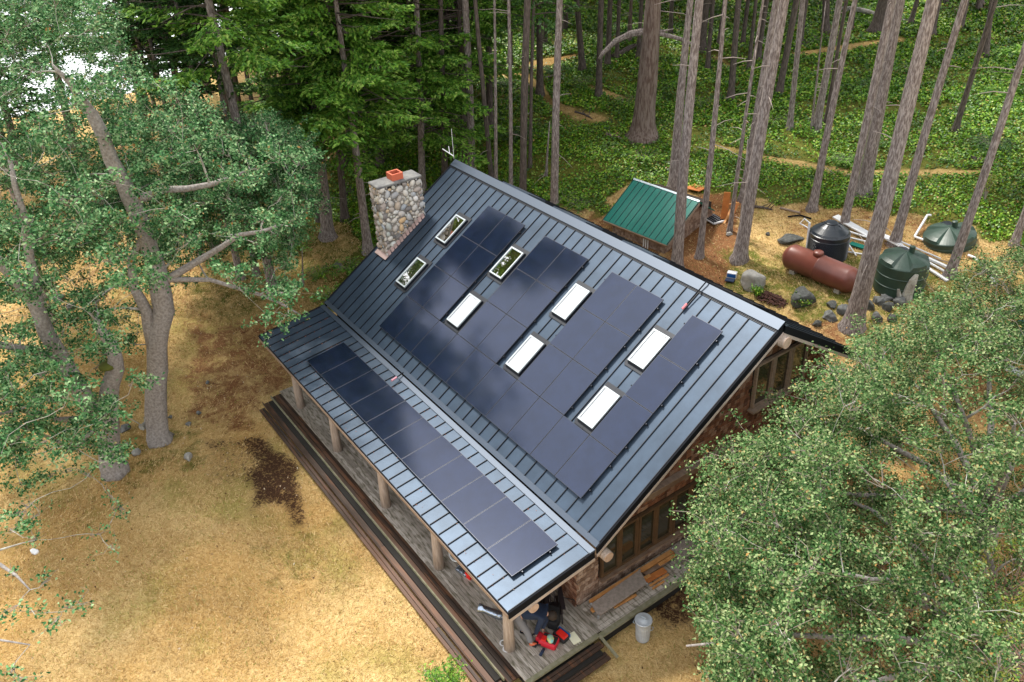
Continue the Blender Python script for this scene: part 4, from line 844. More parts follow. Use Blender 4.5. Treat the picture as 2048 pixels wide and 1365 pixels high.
# --- two big oaks at the left, and the ones behind them
A = G(320, 880); Bq = G(230, 946)
skA = [([A - (0, 0, .1), A + (0, 0, .35)] + vpts(A, [(312, 780), (315, 700), (328, 620), (318, 560), (300, 500), (262, 400), (222, 320), (185, 230), (140, 165), (105, 130)]), [.52, .42, .36, .34, .36, .34, .28, .27, .23, .17, .10, .03]),
       (vpts(A, [(303, 690), (292, 620), (268, 575), (262, 520), (300, 450)]), [.2, .19, .17, .12, .06]), (vpts(A, [(262, 400), (330, 380), (420, 370), (500, 340)]), [.16, .12, .09, .05]), (vpts(A, [(320, 570), (400, 520), (480, 470), (560, 450)]), [.15, .11, .08, .04]), (vpts(A, [(318, 560), (420, 560), (520, 590), (600, 630)]), [.11, .08, .06, .03])]
skB = [([Bq - (0, 0, .1), Bq + (0, 0, .4)] + vpts(Bq, [(214, 850), (216, 800), (232, 740), (225, 690), (190, 640)]), [.50, .42, .37, .33, .27, .2, .12]),
       (vpts(Bq, [(214, 850), (172, 805), (140, 745), (105, 690), (80, 630), (50, 580), (10, 535), (-40, 500)]), [.26, .28, .27, .25, .24, .2, .18, .14]), (vpts(Bq, [(80, 640), (60, 520), (45, 420), (20, 320)]), [.18, .14, .1, .06]), (vpts(Bq, [(140, 745), (70, 700), (0, 690), (-60, 700)]), [.13, .12, .11, .07]), (vpts(Bq, [(200, 830), (120, 840), (40, 820), (-40, 830)]), [.12, .1, .07, .04]), (vpts(Bq, [(200, 850), (150, 900), (60, 860), (0, 845)]), [.08, .07, .05, .04])]
PL = [(-200, -60), (-60, -60), (60, -60), (235, -60), (255, 60), (300, 170), (380, 200), (450, 235), (560, 232), (610, 290), (632, 400), (600, 470), (560, 500), (640, 590), (650, 650), (560, 655), (470, 600), (400, 560), (330, 560), (340, 720), (270, 760), (260, 860), (250, 960), (150, 1000), (120, 1090), (60, 1180), (-40, 1180), (-200, 1300)]
def densL(q):
    x, y = q[:, 0], q[:, 1]; d = np.where(y < 520, 1., np.where(y < 640, .30, .20)); d = np.where((x > 330) & (y > 480), .42, d); d = np.where((y > 900), .10, d); d = np.where((x < 170) & (y > 520) & (y < 900), .30, d)
    return d * (.65 + .35 * np.sin(x * .021 + 1) * np.sin(y * .027))
clA = sample(560, (-8, -4.5, 4.4), (10, 8.5, 8.4), [p for p in PL], .15, dens=densL, sep=.6)
clB = sample(300, (-5, -11, 3.0), (9.0, 7.5, 6.5), PL, .15, dens=densL, sep=.6)
clA = np.vstack([clA, sample(260, (-9, .5, 3.2), (6.5, 4.5, 4.0), [(330, 190), (450, 228), (565, 235), (620, 300), (635, 400), (600, 480), (560, 520), (640, 590), (650, 655), (560, 655), (470, 610), (400, 570), (330, 560)], .1, sep=.5, dens=lambda q: np.where(q[:, 1] > 500, .5, 1.))])
clA = np.vstack([clA, sample(75, (-9, -6.5, 10.2), (8, 4.5, 3.4), [(-120, -60), (262, -60), (262, 120), (180, 190), (-120, 230)], .05, sep=.6)])
clB = np.vstack([clB, sample(55, (-1.5, -11.5, -.2), (6, 4, 2.8), [(-100, 540), (200, 560), (262, 700), (262, 960), (150, 1010), (120, 1100), (-100, 1120)],   .1, sep=.6, dens=lambda q: np.where(q[:, 1] > 940, .15, .6))])
oak('oak_tree', 'large grey barked oak, right one of the two big oaks on the lawn, forked trunk', skA, clA, 'oakleaf', nleaf=215, crad=.50, lsize=(.08, .14), mossy=[(near_vertical(318, 560, A) + (0, 0, .1), .2)])
oak('oak_tree', 'broad leaning oak, left one of the two big oaks, mossy crooked limbs over the lawn', skB, clB, 'oakleaf', nleaf=190, crad=.48, lsize=(.08, .14), mossy=[(near_vertical(218, 735, Bq) + (0, 0, .15), .32), (near_vertical(165, 812, Bq) + (0, 0, .2), .2)])
Cq = G(520, 470)
clC = sample(95, Cq + (-1, -1, 5.0), (5.5, 5, 3.4), [(330, 200), (450, 228), (560, 235), (640, 320), (640, 470), (600, 560), (430, 560), (330, 420)], .1, dens=None, sep=.6)
oak('oak_tree', 'pale lichen covered oak behind the two big oaks, close to the fir trunks', [([Cq, Cq + (0, 0, .4)] + vpts(Cq, [(505, 420), (490, 380), (480, 330)]), [.26, .22, .2, .16, .10]), (vpts(Cq, [(505, 420), (430, 400), (380, 350)]), [.14, .1, .05])], clC, 'oakleaf', nleaf=110, crad=.6, barkm='lichen')
# --- low twig ends of the left oaks hanging before the lawn
tips = np.array([zp(x, y, z) for x, y, z in [(215, 990, -1.5), (235, 1010, -1.5), (50, 1010, -1.2), (80, 1030, -1.2), (60, 1075, -1), (20, 1060, -1), (200, 1070, -1.4), (230, 1100, -1.5), (150, 1210, -.5), (110, 1245, -.4), (70, 1230, -.4), (20, 1225, -.3), (100, 1160, -.6), (30, 1145, -.5), (55, 1360, .2), (20, 1350, .2), (175, 1205, -.5), (75, 1080, -1), (250, 1020, -1.6), (130, 940, -1), (170, 945, -1)]])
Dq = zp(-60, 1120, -2.9)
oak('oak_tree', 'oak beyond the left edge, only its sparse twig ends hang over the lawn', [([zp(-330, 1150, HZ), zp(-260, 1100, -1.5), zp(-140, 1080, -.6), zp(0, 1130, -.4), zp(60, 1180, -.4)], [.3, .22, .14, .05, .02]), ([zp(-200, 1300, -.2), zp(-60, 1275, -.1), zp(60, 1290, -.1)], [.08, .04, .015])], tips, 'oakleaf', nleaf=34, crad=.26, lsize=(.09, .13))
# --- oaks on the right, before the gable wall
Rq = G(1955, 1145); Sq = G(1975, 1420)
PR = [(1392, 1140), (1418, 1080), (1410, 1020), (1445, 985), (1425, 930), (1445, 895), (1495, 885), (1525, 865), (1580, 820), (1575, 790), (1630, 765), (1650, 722), (1700, 700), (1730, 665), (1800, 655), (1820, 605), (1880, 590), (1850, 565), (1950, 545), (1990, 510), (2060, 500), (2300, 480), (2300, 1700), (1430, 1700), (1432, 1365), (1440, 1330), (1402, 1270), (1418, 1240), (1390, 1200)]
def densR(q):
    x, y = q[:, 0], q[:, 1]; d = np.ones(len(x)); d = np.where((x > 1690) & (y > 860), .14, d); d = np.where((x > 1700) & (y > 1130), .08, d); d = np.where((x > 1870) & (y < 1060) & (y > 860), .25, d); d = np.where((x > 1600) & (y > 1150), .25, d); d = np.where((x > 1780) & (y > 700) & (y < 900), .3, d); return d
clR = sample(600, (17.0, 9.0, .9), (6.4, 10.5, 4.4), PR, .35, zmin=-2.2, dens=densR, sep=.50)
clS = sample(310, (18.5, 2.5, .3), (5.2, 6.5, 3.8), PR, .35, zmin=-2.6, dens=densR, sep=.50)
def arm(root, to, r0=.12):
    a = np.array(root, float); b = np.array(to, float); return ([a, a * .6 + b * .4 + (0, 0, .5), a * .25 + b * .75 + (0, 0, .5), b], [r0, r0 * .7, r0 * .45, r0 * .2])
f1 = Rq + (-.2, 0, 2.0); f2 = Sq + (0, .2, 1.9)
oak('oak_tree', 'dense pale green oak covering the right part of the gable wall', [([Rq - (0, 0, .1), Rq + (0, 0, .4), Rq + (-.1, 0, 1.2), f1], [.42, .34, .3, .26]), arm(f1, (13.8, 6, 1.2)), arm(f1, (13.5, 10, 1.0)), arm(f1, (14.5, 3.5, 0.2)), arm(f1, (14, 14, .8)), arm(f1, (17, 12, 3.2)), arm(f1, (18, 7, 3.2)), arm(f1, (20, 10, 2.5)), arm(f1, (15.5, 8, 3.0))], clR, 'oakleaf2', nleaf=370, crad=.48, lsize=(.052, .098))
oak('oak_tree', 'grey trunked oak at the bottom right corner, leafy arms towards the metal bin', [([Sq - (0, 0, .1), Sq + (0, 0, .4), Sq + (-.05, .1, 1.2), f2], [.45, .36, .32, .27]), arm(f2, (15.5, 2, .2)), arm(f2, (16, -1, -.2)), arm(f2, (15.2, 4.5, .8)), arm(f2, (18, 1, 2.5)), arm(f2, (19, -1.5, 1.2)), arm(f2, (17.8, 4.8, 2.6))], clS, 'oakleaf2', nleaf=360, crad=.47, lsize=(.052, .098))

# ------------------------------------------------------------------ shed, tanks, rocks and yard things
def build_shed():
    A_, B_, C_, D_ = np.array([-3.87, 13.92, -1.4]), np.array([0., 14.27, -1.4]), np.array([-4.07, 16.0, 0.]), np.array([-.12, 16.28, 0.])
    s = empty('shed', (-1.9, 15.8, -2.2), 'small cedar shingled shed with a bright green standing seam metal roof', 'shed')
    u = (B_ - A_) / np.linalg.norm(B_ - A_); v = (C_ - A_); v -= u * (v @ u); vl = np.linalg.norm(v); v /= vl; n = np.cross(u, v); ul = np.linalg.norm(B_ - A_)
    ax = (u, v, n); cen = (A_ + B_ + C_ + D_) / 4
    MB().box(cen, (ul / 2 + .02, vl / 2, .02), ax).build('roof', M['teal'], s)
    sm = MB()
    for i in range(12): sm.box(cen + u * ((i / 11 - .5) * ul) + n * .03, (.012, vl / 2 - .04, .018), ax)
    sm.build('roof_seams', M['tealseam'], s)
    MB().box(cen + v * (vl / 2 + .03) + n * .035, (ul / 2 + .04, .045, .012), ax).build('ridge_flashing', M['palemetal'], s)
    w_ = np.cross(u, [0, 0, 1.]); back = np.array([-w_[0], -w_[1], 0]); back = back if back @ v > 0 else -back; hb = vl * abs(v @ back)
    b2 = MB(); v2 = np.array([v[0], v[1], -v[2]]); P0 = cen + v * (vl / 2 + .02); b2.box(P0 + v2 * .75, (ul / 2, .75, .02), (u, v2, np.cross(u, v2))); b2.build('back_roof', M['teal'], s)
    f = MB(); f.box(cen - v * (vl / 2 + .02) - n * .08, (ul / 2 + .02, .02, .075), ax); f.build('fascia', M['tanwood'], s)
    f = MB(); f.box(cen + u * (ul / 2 + .03) - n * .08, (.02, vl / 2, .06), ax); f.build('barge_board', M['tanwood'], s)
    o = A_ + u * .35 + back * .3; wl = ul - .7; dp = hb * 1.55; zt = A_[2] - .02; zb = -2.35
    bx = MB(); m0 = o + u * wl / 2 + back * dp / 2; bx.box((m0[0], m0[1], (zt + zb) / 2), (wl / 2, dp / 2, (zt - zb) / 2), (u, back, (0, 0, 1)))
    q0, q1 = o + u * wl, o + u * wl + back * dp
    bx.prism([(q0[0], q0[1], zt), (q1[0], q1[1], zt), (q1[0], q1[1], -.55), ((q0 + back * hb * .88)[0], (q0 + back * hb * .88)[1], -.12)], -u * wl); bx.build('wall', M['wall'], s)
    sh = MB()
    z = zb + .12
    while z < zt + .02:
        t = 0
        while t < wl: wd = random.uniform(.09, .18); c = o + u * (t + wd / 2) - back * .02; sh.box((c[0], c[1], z + .07), (wd / 2 - .006, .012, .08), (u, back, (0, 0, 1))); t += wd
        z += .14
    z = zb + .12
    while z < -.2:
        t = 0
        while t < dp:
            wd = random.uniform(.09, .18); top = zt + (t + wd / 2 + .1) * .62 if t < hb * .88 else -.25 - (t - hb * .88) * .5
            if z + .12 < top: c = o + u * (wl + .02) + back * (t + wd / 2); sh.box((c[0], c[1], z + .07), (.012, wd / 2 - .006, .08), (u, back, (0, 0, 1)))
            t += wd
        z += .14
    sh.build('shingle_cladding', M['shinglegrey'], s)
    c = o + u * wl / 2 - back * .05; fd = MB().box((c[0], c[1], zb + .02), (wl / 2 + .08, .10, .14), (u, back, (0, 0, 1))); c = o + u * (wl + .05) + back * dp / 2; fd.box((c[0], c[1], zb + .02), (.10, dp / 2, .139), (u, back, (0, 0, 1))); fd.build('foundation', M['concrete'], s)
    for k in (0, 1, 2):
        c = o + u * (wl - 1.15 + k * .13) - back * .12; MB().tube([(c[0], c[1], zt - .1), (c[0], c[1], -2.3)], .03, 8).build('pipe', M['white'], s)
build_shed()

def rock(px, py, wpx, hpx, m, label, cat='rock', group=None, name='rock', seed=None, lift=.15, flat=.75, base=None):
    g = np.random.default_rng(seed if seed is not None else int(px * 7 + py)); c = G(px, py) if base is None else np.array(base, float); s = pxm(c); rx, ry = wpx / 2 / s, wpx / 2 / s * .85; rz = hpx / 2 / s * 1.05 * flat + .03
    import bmesh
    bm = bmesh.new(); bmesh.ops.create_icosphere(bm, subdivisions=4, radius=1)
    pl = [(lambda v: v / np.linalg.norm(v))(g.normal(size=3)) for _ in range(11)]; dd = [g.uniform(.50, .90) for _ in pl]; ph = g.uniform(0, 6, 3); fr = g.uniform(1.5, 3, 3)
    for v in bm.verts:
        p = np.array(v.co)
        for q, d in zip(pl, dd):
            e = p @ q - d
            if e > 0: p = p - q * e * .92
        p = p * (1 + .05 * math.sin(p[0] * fr[0] * 3 + ph[0]) + .04 * math.sin(p[1] * fr[1] * 4 + ph[1]) + .03 * math.sin(p[2] * 9 + ph[2]) + g.normal(0, .008)); v.co = p * (rx, ry, rz)
    me = bpy.data.meshes.new(name); bm.to_mesh(me); bm.free(); o = link(name, me, M[m], None); o.location = Vector(c + (0, 0, rz * lift)); o.rotation_euler = (0, 0, g.uniform(0, 6)); me.polygons.foreach_set('use_smooth', [True] * len(me.polygons))
    return tag(o, label, cat, group)
rock(1508, 575, 58, 50, 'rockpale', 'pointed grey and cream boulder in the yard behind the house', 'boulder', lift=.35, flat=1.0, seed=5)
rock(1604, 603, 62, 52, 'rockdark', 'dark flat topped speckled boulder lying below the propane tank', 'boulder', lift=.4, seed=8)
rock(1580, 478, 60, 26, 'rockdark', 'low dark speckled outcrop left of the black water tank', 'boulder', lift=-.05, seed=12)
RW = [(1633, 652, 20, 17, 'small grey rock at the left tip of the rock row'), (1660, 637, 34, 22, 'long grey rock, second from the left in the rock row'), (1684, 625, 26, 30, 'upright dark rock between the long rock and the thick trunk'), (1662, 612, 28, 12, 'half buried flat rock above the rock row'), (1694, 645, 24, 14, 'pale low rock touching the left side of the thick trunk'), (1706, 608, 26, 22, 'dark rock leaning against the upper left of the thick trunk'),
      (1738, 618, 24, 26, 'grey rock touching the right side of the thick trunk'), (1752, 641, 26, 24, 'rounded grey rock low on the right of the thick trunk'), (1757, 606, 26, 24, 'dark rock under the near edge of the green tank'), (1776, 620, 24, 22, 'grey rock in the middle of the right rock heap'), (1798, 608, 28, 24, 'dark rock below the grey stump'), (1776, 597, 30, 16, 'flat mossy rock on top of the right rock heap'), (1782, 640, 22, 18, 'grey rock at the oak side of the rock heap'), (1722, 590, 18, 14, 'small rock wedged behind the thick trunk')]
for i, (x, y, w_, h_, lb) in enumerate(RW): rock(x, y, w_, h_, 'rock' if i % 3 else 'rockdark', lb, 'rock', 'rocks piled below the green tank', lift=.35, seed=20 + i, flat=1.)
for i, (x, y, w_, h_, m, lb) in enumerate([(675, 532, 26, 15, 'rock', 'grey rock in the green grass left of the chimney'), (120, 600, 30, 24, 'rock', 'grey rock on the golden grass behind the left oaks'), (145, 615, 26, 18, 'rockdark', 'dark rock beside the grey one behind the left oaks'), (250, 860, 24, 18, 'rock', 'grey rock between the two oak trunks'), (272, 908, 26, 16, 'rockpale', 'pale mossy rock below the two oaks'), (253, 893, 14, 10, 'rockpale', 'small pale rock near the foot of the left oak'), (378, 918, 22, 22, 'rockpale', 'blue grey rock on the lawn beside the dark soil'), (378, 850, 14, 10, 'rock', 'small grey stone right of the oak foot'), (398, 827, 11, 8, 'rock', 'smaller grey stone up the slope from the oak foot'), (415, 766, 10, 7, 'rock', 'tiny lone grey stone on the rusty grass'), (341, 836, 12, 10, 'rock', 'stone touching the right oak foot'), (70, 1105, 18, 17, 'white', 'round white stone on the dry lawn'), (1395, 512, 12, 9, 'rockpale', 'pale stone at the foot of the slim trunk near the shed'), (1458, 470, 14, 8, 'rockpale', 'pale stone at the foot of the thinnest pole'), (1536, 470, 10, 9, 'rockdark', 'small dark stone left of the speckled outcrop'), (30, 565, 40, 26, 'rockdark', 'dark boulder under the leaning limb of the left oak'), (655, 982, 8, 6, 'rockpale', 'small pale stone at the foot of the porch steps')]):
    rock(x, y, w_, h_, m, lb, lift=.3, seed=60 + i)

def propane():
    L_, Rr = GH(1583, 513, .56), GH(1702, 562, .56); d = Rr - L_; ln = np.linalg.norm(d); r = 26.5 / pxm((L_ + Rr) / 2); t = empty('propane_tank', (L_ + Rr) / 2 - (0, 0, r), 'long rusty brown cylindrical propane tank lying on the grass', 'gas tank')
    pr = [(r * .02, -r * .62), (r * .35, -r * .55), (r * .62, -r * .42), (r * .85, -r * .2), (r * .97, 0), (r, r * .15), (r, ln / 2 - .025), (r + .012, ln / 2 - .02), (r + .012, ln / 2 + .02), (r, ln / 2 + .025), (r, ln - r * .15), (r * .97, ln), (r * .85, ln + r * .2), (r * .62, ln + r * .42), (r * .35, ln + r * .55), (r * .02, ln + r * .62)]
    MB().lathe(L_, pr, 40, d).build('body', M['rust'], t, smooth=True)
    c = L_ + d * .43 + np.array([0, 0, r * .93]); MB().lathe(c, [(.21, 0), (.21, .14), (.19, .18), (.05, .21)], 20).build('valve_dome', M['rust'], t, smooth=True)
    for f in (.12, .88): c = L_ + d * f - np.array([0, 0, r * .75]); MB().box(c, (.12, .35, .18), frame_of(d)[:0] or ((d / ln), np.cross([0, 0, 1.], d / ln), (0, 0, 1))).build('saddle', M['concrete'], t)
propane()

def sector_dome(c, r, h, n=48, lobes=4, ph=.3, drop=.12):
    """tank lid cone with flat embossed sectors"""
    V = []; F = []; rs = [1., .97, .8, .55, .3, .12, .02]
    for rr in rs:
        for k in range(n):
            a = 2 * math.pi * k / n; s_ = math.cos(lobes * (a + ph)); z = h * (1 - rr) ** .8 * 1.0; z += (h * .28 if s_ > .15 else 0) * min(1, rr * 1.3) * (1 if rr < .98 else 0); V.append((c[0] + r * rr * math.cos(a), c[1] + r * rr * math.sin(a), c[2] + z))
    m = len(rs)
    for i in range(m - 1):
        for k in range(n): F.append((i * n + k, i * n + (k + 1) % n, (i + 1) * n + (k + 1) % n, (i + 1) * n + k))
    return V, F
def tank(base, r, h, hd, m, label, ribs=0, tilt=None, lobes=4):
    t = empty('water_tank', base, label, 'water tank'); pr = [(r * .96, 0), (r, .05)]
    if ribs:
        for k in range(ribs): z = .06 + (h - .25) * k / ribs; dz = (h - .25) / ribs; pr += [(r, z), (r + .025, z + dz * .3), (r + .025, z + dz * .6), (r, z + dz * .9)]
        pr += [(r, h - .12), (r + .01, h - .02), (r * .97, h)]; pr += [(r * .9, h + hd * .2), (r * .6, h + hd * .62), (r * .34, h + hd * .9), (r * .33, h + hd * .92)]
        MB().lathe(base, pr, 48).build('body', M[m], t, smooth=False)
        MB().lathe(np.array(base) + (0, 0, h + hd * .88), [(r * .32, 0), (r * .32, .05), (r * .27, .08), (.02, .09)], 28).build('lid', M[m], t)
        s = MB()
        for k in range(8): a = k * .785 + .2; u = np.array([math.cos(a), math.sin(a), 0]); s.bar(np.array(base) + u * r * .95 + (0, 0, h + .03), np.array(base) + u * r * .38 + (0, 0, h + hd * .9), .04, .03)
        s.build('dome_ribs', M[m], t)
    else:
        for zz in (.33, .66): pr += [(r, h * zz - .03), (r + .018, h * zz - .015), (r + .018, h * zz + .015), (r, h * zz + .03)]
        pr += [(r, h - .02), (r * .99, h)]
        MB().lathe(base, pr, 64).build('body', M[m], t)
        V, F = sector_dome(np.array(base) + (0, 0, h), r * .99, hd, lobes=lobes); d = MB(); d.add(V, F); d.build('dome', M[m], t)
        a = 2.3; u = np.array([math.cos(a), math.sin(a), 0]); MB().lathe(np.array(base) + u * r * .6 + (0, 0, h + hd * .35), [(r * .24, 0), (r * .24, .07), (r * .2, .10), (.02, .11)], 24).build('lid', M['blackpoly'], t)
        MB().lathe(np.array(base) + (.1, .2, h + hd * .75), [(.11, 0), (.11, .28), (.05, .30)], 12).build('vent', M[m], t)
    return t
b = G(1652, 512); b = b - (0, 0, .02); tank(b, 38 / pxm(b), 1.15, .42, 'blackpoly', 'black ribbed water tank standing behind the propane tank', 17)
b = G(1796, 576); tank(b + (0, 0, -.05), 47 / pxm(b), 1.25, .42, 'greenpoly', 'dark green water tank behind the thick trunk and rock heap')
b = G(1903, 480); tb = tank(b + (0, 0, -.45), 48 / pxm(b), .72, .34, 'greenpoly', 'dark green water tank tilted and half sunk beside the ivy'); tb.rotation_euler = (R(9), R(-7), 0)

# pile of white pipes and gutters, one thing each
def stick(a, b, w_, h_, m, label, cat, group, name, za=.06, zb=.06, round_=True):
    P, Q = G(*a) + (0, 0, za), G(*b) + (0, 0, zb); c = (P + Q) / 2
    mb = MB().tube([P, Q], w_ / 2, 8) if round_ else MB().bar(P, Q, w_, h_)
    mb.v = [tuple(np.array(v) - c) for v in mb.v]; o = mb.build(name, M[m]); o.location = Vector(c); return tag(o, label, cat, group)
g_ = 'white pipes and gutters piled between the tanks'
stick((1668, 447), (1742, 484), .38, .05, 'white', 'wide white board on top of the pipe pile, behind the black tank', 'board', g_, 'white_board', .35, .25, False)
stick((1742, 470), (1800, 500), .30, .05, 'white', 'wide white board continuing right of the leaning trunk', 'board', g_, 'white_board', .25, .2, False)
stick((1690, 474), (1752, 492), .08, .1, 'white', 'white pipe running from the black tank into the pile', 'pipe', g_, 'white_pipe', .3, .25)
stick((1690, 482), (1740, 494), .07, .1, 'white', 'lower white pipe beside the sunken green board', 'pipe', g_, 'white_pipe', .2, .2)
stick((1692, 506), (1742, 514), .07, .1, 'white', 'short white pipe lying nearest to the propane tank', 'pipe', g_, 'white_pipe')
stick((1692, 498), (1712, 514), .06, .1, 'white', 'tiny crossing white pipe at the foot of the black tank', 'pipe', g_, 'white_pipe', .3, .05)
stick((1782, 492), (1900, 543), .12, .08, 'white', 'longest white gutter, upper one of the bundle right of the green tank', 'gutter', g_, 'white_gutter', .2, .12, False)
stick((1800, 500), (1906, 556), .10, .1, 'white', 'white pipe in the middle of the bundle right of the green tank', 'pipe', g_, 'white_pipe', .15)
stick((1842, 532), (1894, 564), .14, .06, 'white', 'lowest white gutter of the bundle, its end pointing at the oak', 'gutter', g_, 'white_gutter', .08, .05, False)
stick((1772, 480), (1880, 522), .07, .1, 'white', 'thin white pipe along the upper side of the bundle', 'pipe', g_, 'white_pipe', .2, .1)
stick((1850, 520), (1897, 532), .05, .1, 'tanwood', 'thin tan pole crossing the far end of the pipe bundle', 'pole', g_, 'wooden_pole', .15, .15)
stick((1770, 488), (1848, 530), .16, .05, 'beam', 'brown plank lying under the white pipe bundle', 'plank', g_, 'brown_plank', .05, .05, False)
stick((1700, 490), (1744, 503), .32, .04, 'teal', 'green painted board lying among the white pipes', 'board', g_, 'green_board', .08, .08, False)
def wire(pts, r, m, label, cat, name, zs):
    P = [G(*p) + (0, 0, z) for p, z in zip(pts, zs)]; c = P[0].copy(); mb = MB()
    for a, b_ in zip(P[:-1], P[1:]): mb.tube([a - c, b_ - c], r, 8)
    o = mb.build(name, M[m]); o.location = Vector(c); return tag(o, label, cat)
wire([(1857, 452), (1850, 450), (1828, 478), (1912, 508)], .05, 'white', 'bent white pipe running around the tilted green tank', 'pipe', 'white_pipe', (.5, .45, .1, .1))
wire([(1935, 515), (1950, 521), (1990, 570)], .05, 'white', 'bent white pipe between the leaning trunk and the oak crown', 'pipe', 'white_pipe', (.1, .1, .1))
B0 = G(1612, 512); dw = empty('downspout', B0, 'white downspout standing against the left side of the black tank', 'downspout'); P0 = B0 + (0, 0, .02); P1 = near_vertical(1619, 446, B0); MB().tube([P0, P1], .05, 8).build('pipe', M['white'], dw); MB().tube([P1 - (0, 0, .25), P1 + (-.35, -.15, -.1), P1 + (-.2, -.1, .15), P1 + (0, 0, 0)], .03, 8).build('elbow', M['white'], dw)
wire([(1560, 418), (1600, 428)], .05, 'tanwood', 'grey weathered stick lying on the dry grass patch', 'stick', 'stick', (.05, .05))
wire([(1575, 436), (1600, 434), (1622, 440)], .04, 'black', 'black hose end lying on the grass above the black tank', 'hose', 'hose', (.05, .08, .05))
# stump, bark heap, cooler, boards
B0 = G(1811, 600); st = MB().tube([B0 - (0, 0, .2), B0 + (0, 0, .3), B0 + (.05, .05, .9), B0 + (.1, .12, 1.15)], [.26, .2, .17, .10], 10, wob=.25).tube([B0 + (-.1, -.2, 0), B0 + (-.22, -.3, .5)], [.14, .05], 7, wob=.2); st.v = [tuple(np.array(v) - B0) for v in st.v]; o = st.build('stump', M['lichen']); o.location = Vector(B0); tag(o, 'grey broken stump standing on the rock heap before the green tank', 'stump')
hp = MB(); c0_ = G(1543, 600)
for i in range(160): a, rr = random.uniform(0, 6.28), random.random() ** .7; p = np.array([math.cos(a) * rr * .75, math.sin(a) * rr * .42, (1 - rr) * .22 + .02]); d = np.array([random.gauss(0, 1), random.gauss(0, 1), random.gauss(0, .4)]); x, y, z = frame_of(d); hp.box(p, (.03, .012, .10), (x, y, z))
o = hp.build('bark_heap', M['leaflitter']); o.location = Vector(c0_); tag(o, 'heap of dark red bark chips between the two boulders', 'bark heap', kind='stuff')
B0 = G(1462, 558); cl_ = empty('cooler', B0, 'small white cool box with an open blue lid on the path', 'cooler', rz=.5)
MB().box((0, .13, .13), (.2, .13, .13)).build('body', M['white'], cl_, world=False, bevel=.02); MB().box((0, -.22, .05), (.19, .14, .025)).build('lid', M['navy'], cl_, world=False, bevel=.01); MB().box((0, .004, .14), (.18, .012, .08)).build('front_panel', M['blue'], cl_, world=False)
def plank(P, Q, w_, t_, m, label, name='plank', cat='board', group=None, up=(0, 0, 1)):
    P = np.array(P, float); Q = np.array(Q, float); c = (P + Q) / 2; o = MB().bar(P - c, Q - c, w_, t_, up).build(name, M[m]); o.location = Vector(c); return tag(o, label, cat, group)
B0 = G(1392, 382); plank(B0 + (-.45, 0, .12), B0 + (.45, .05, .2), .75, .03, 'orangewood', 'orange plywood sheet lying behind the green shed roof', 'plywood_sheet')
B0 = G(1447, 440); b1 = G(1455, 400)
g_ = 'orange timber leaning beside the thinnest pole'
plank(B0, near_vertical(1455, 385, B0), .30, .03, 'orangewood', 'upright orange plywood strip, tallest of the leaning timber', 'plywood_sheet', group=g_, up=(1, -1, 0))
plank(G(1442, 435) + (0, 0, 0), near_vertical(1453, 402, G(1448, 425)), .10, .08, 'newwood', 'yellow timber post at the left of the leaning orange boards', 'timber', group=g_)
B1 = G(1462, 432); plank(B1, near_vertical(1475, 405, G(1470, 420)), .22, .03, 'orangewood', 'orange strip leaning to the right behind the thinnest pole', 'plywood_sheet', group=g_, up=(1, -1, 0))
plank(G(1448, 448), G(1460, 432) + (0, 0, .3), .09, .06, 'newwood', 'short timber brace at the foot of the leaning boards', 'timber', group=g_); plank(near_vertical(1455, 410, B1), near_vertical(1478, 406, B1), .08, .06, 'newwood', 'horizontal timber joining the leaning boards at the top', 'timber', group=g_)
B0 = G(1427, 440); rk = empty('drying_rack', B0, 'black slotted plastic tray with a white edge on the ground beside the shed', 'tray', rz=R(-10))
k = MB().box((0, 0, .06), (.42, .32, .03)); k.build('tray', M['black'], rk, world=False); k = MB()
for i in range(7):
    for j in range(4): k.box((-.34 + i * .11, -.22 + j * .15, .095), (.03, .02, .008))
sl_ = k.build('slots', M['greycloth'], rk, world=False); MB().box((.46, 0, .06), (.035, .33, .035)).box((0, -.345, .06), (.42, .02, .03)).build('edge', M['white'], rk, world=False)
# wooden frame with a ladder in the trees on the left, blue-black barrel, green canopy at the far right
def ladder(B0, label, h=2.6, lean=(.5, .2)):
    t = empty('ladder', B0, label, 'ladder'); u = np.array([.45, .2, 0]) ; top = np.array([lean[0], lean[1], h])
    for s_ in (-.5, .5): MB().bar(B0 + u * s_, B0 + u * s_ + top, .05, .03).build('rail', M['palemetal'], t)
    for i in range(8): q = (i + .7) / 8.5; MB().bar(B0 - u * .5 + top * q, B0 + u * .5 + top * q, .03, .03).build('rung', M['palemetal'], t)
B0 = G(618, 362); ladder(B0, 'aluminium ladder leaning on a wooden frame among the firs', 3.2, (-.4, .3))
fr = empty('timber_structure', G(600, 368), 'weathered wooden frame of posts standing among the firs', 'frame'); F0 = G(600, 368)
for dx, dy in ((-.9, 0), (.9, .4), (-.6, 1.8), (1.2, 2.2)): MB().bar(F0 + (dx, dy, -.1), F0 + (dx, dy, 2.7), .12, .12).build('post', M['beam'], fr)
for a_, b_ in (((-.9, 0), (.9, .4)), ((-.6, 1.8), (1.2, 2.2)), ((-.9, 0), (-.6, 1.8)), ((.9, .4), (1.2, 2.2))): MB().bar(F0 + (*a_, 2.76), F0 + (*b_, 2.76), .1, .12).build('beam', M['beam'], fr)
B0 = G(560, 232); MBt = MB().lathe((0, 0, 0), [(.42, 0), (.45, .3), (.45, .9), (.40, 1.0), (.05, 1.05)], 24); o = MBt.build('barrel', M['blackpoly'], smooth=True); o.location = Vector(B0); tag(o, 'black barrel standing at the edge of the golden grass', 'barrel')
B0 = G(2075, 780); cp = empty('canopy', B0, 'teal green canopy half hidden behind the right oak, with a white patch', 'canopy'); T0 = B0 + (0, 0, 1.9); k = MB(); n_ = 10
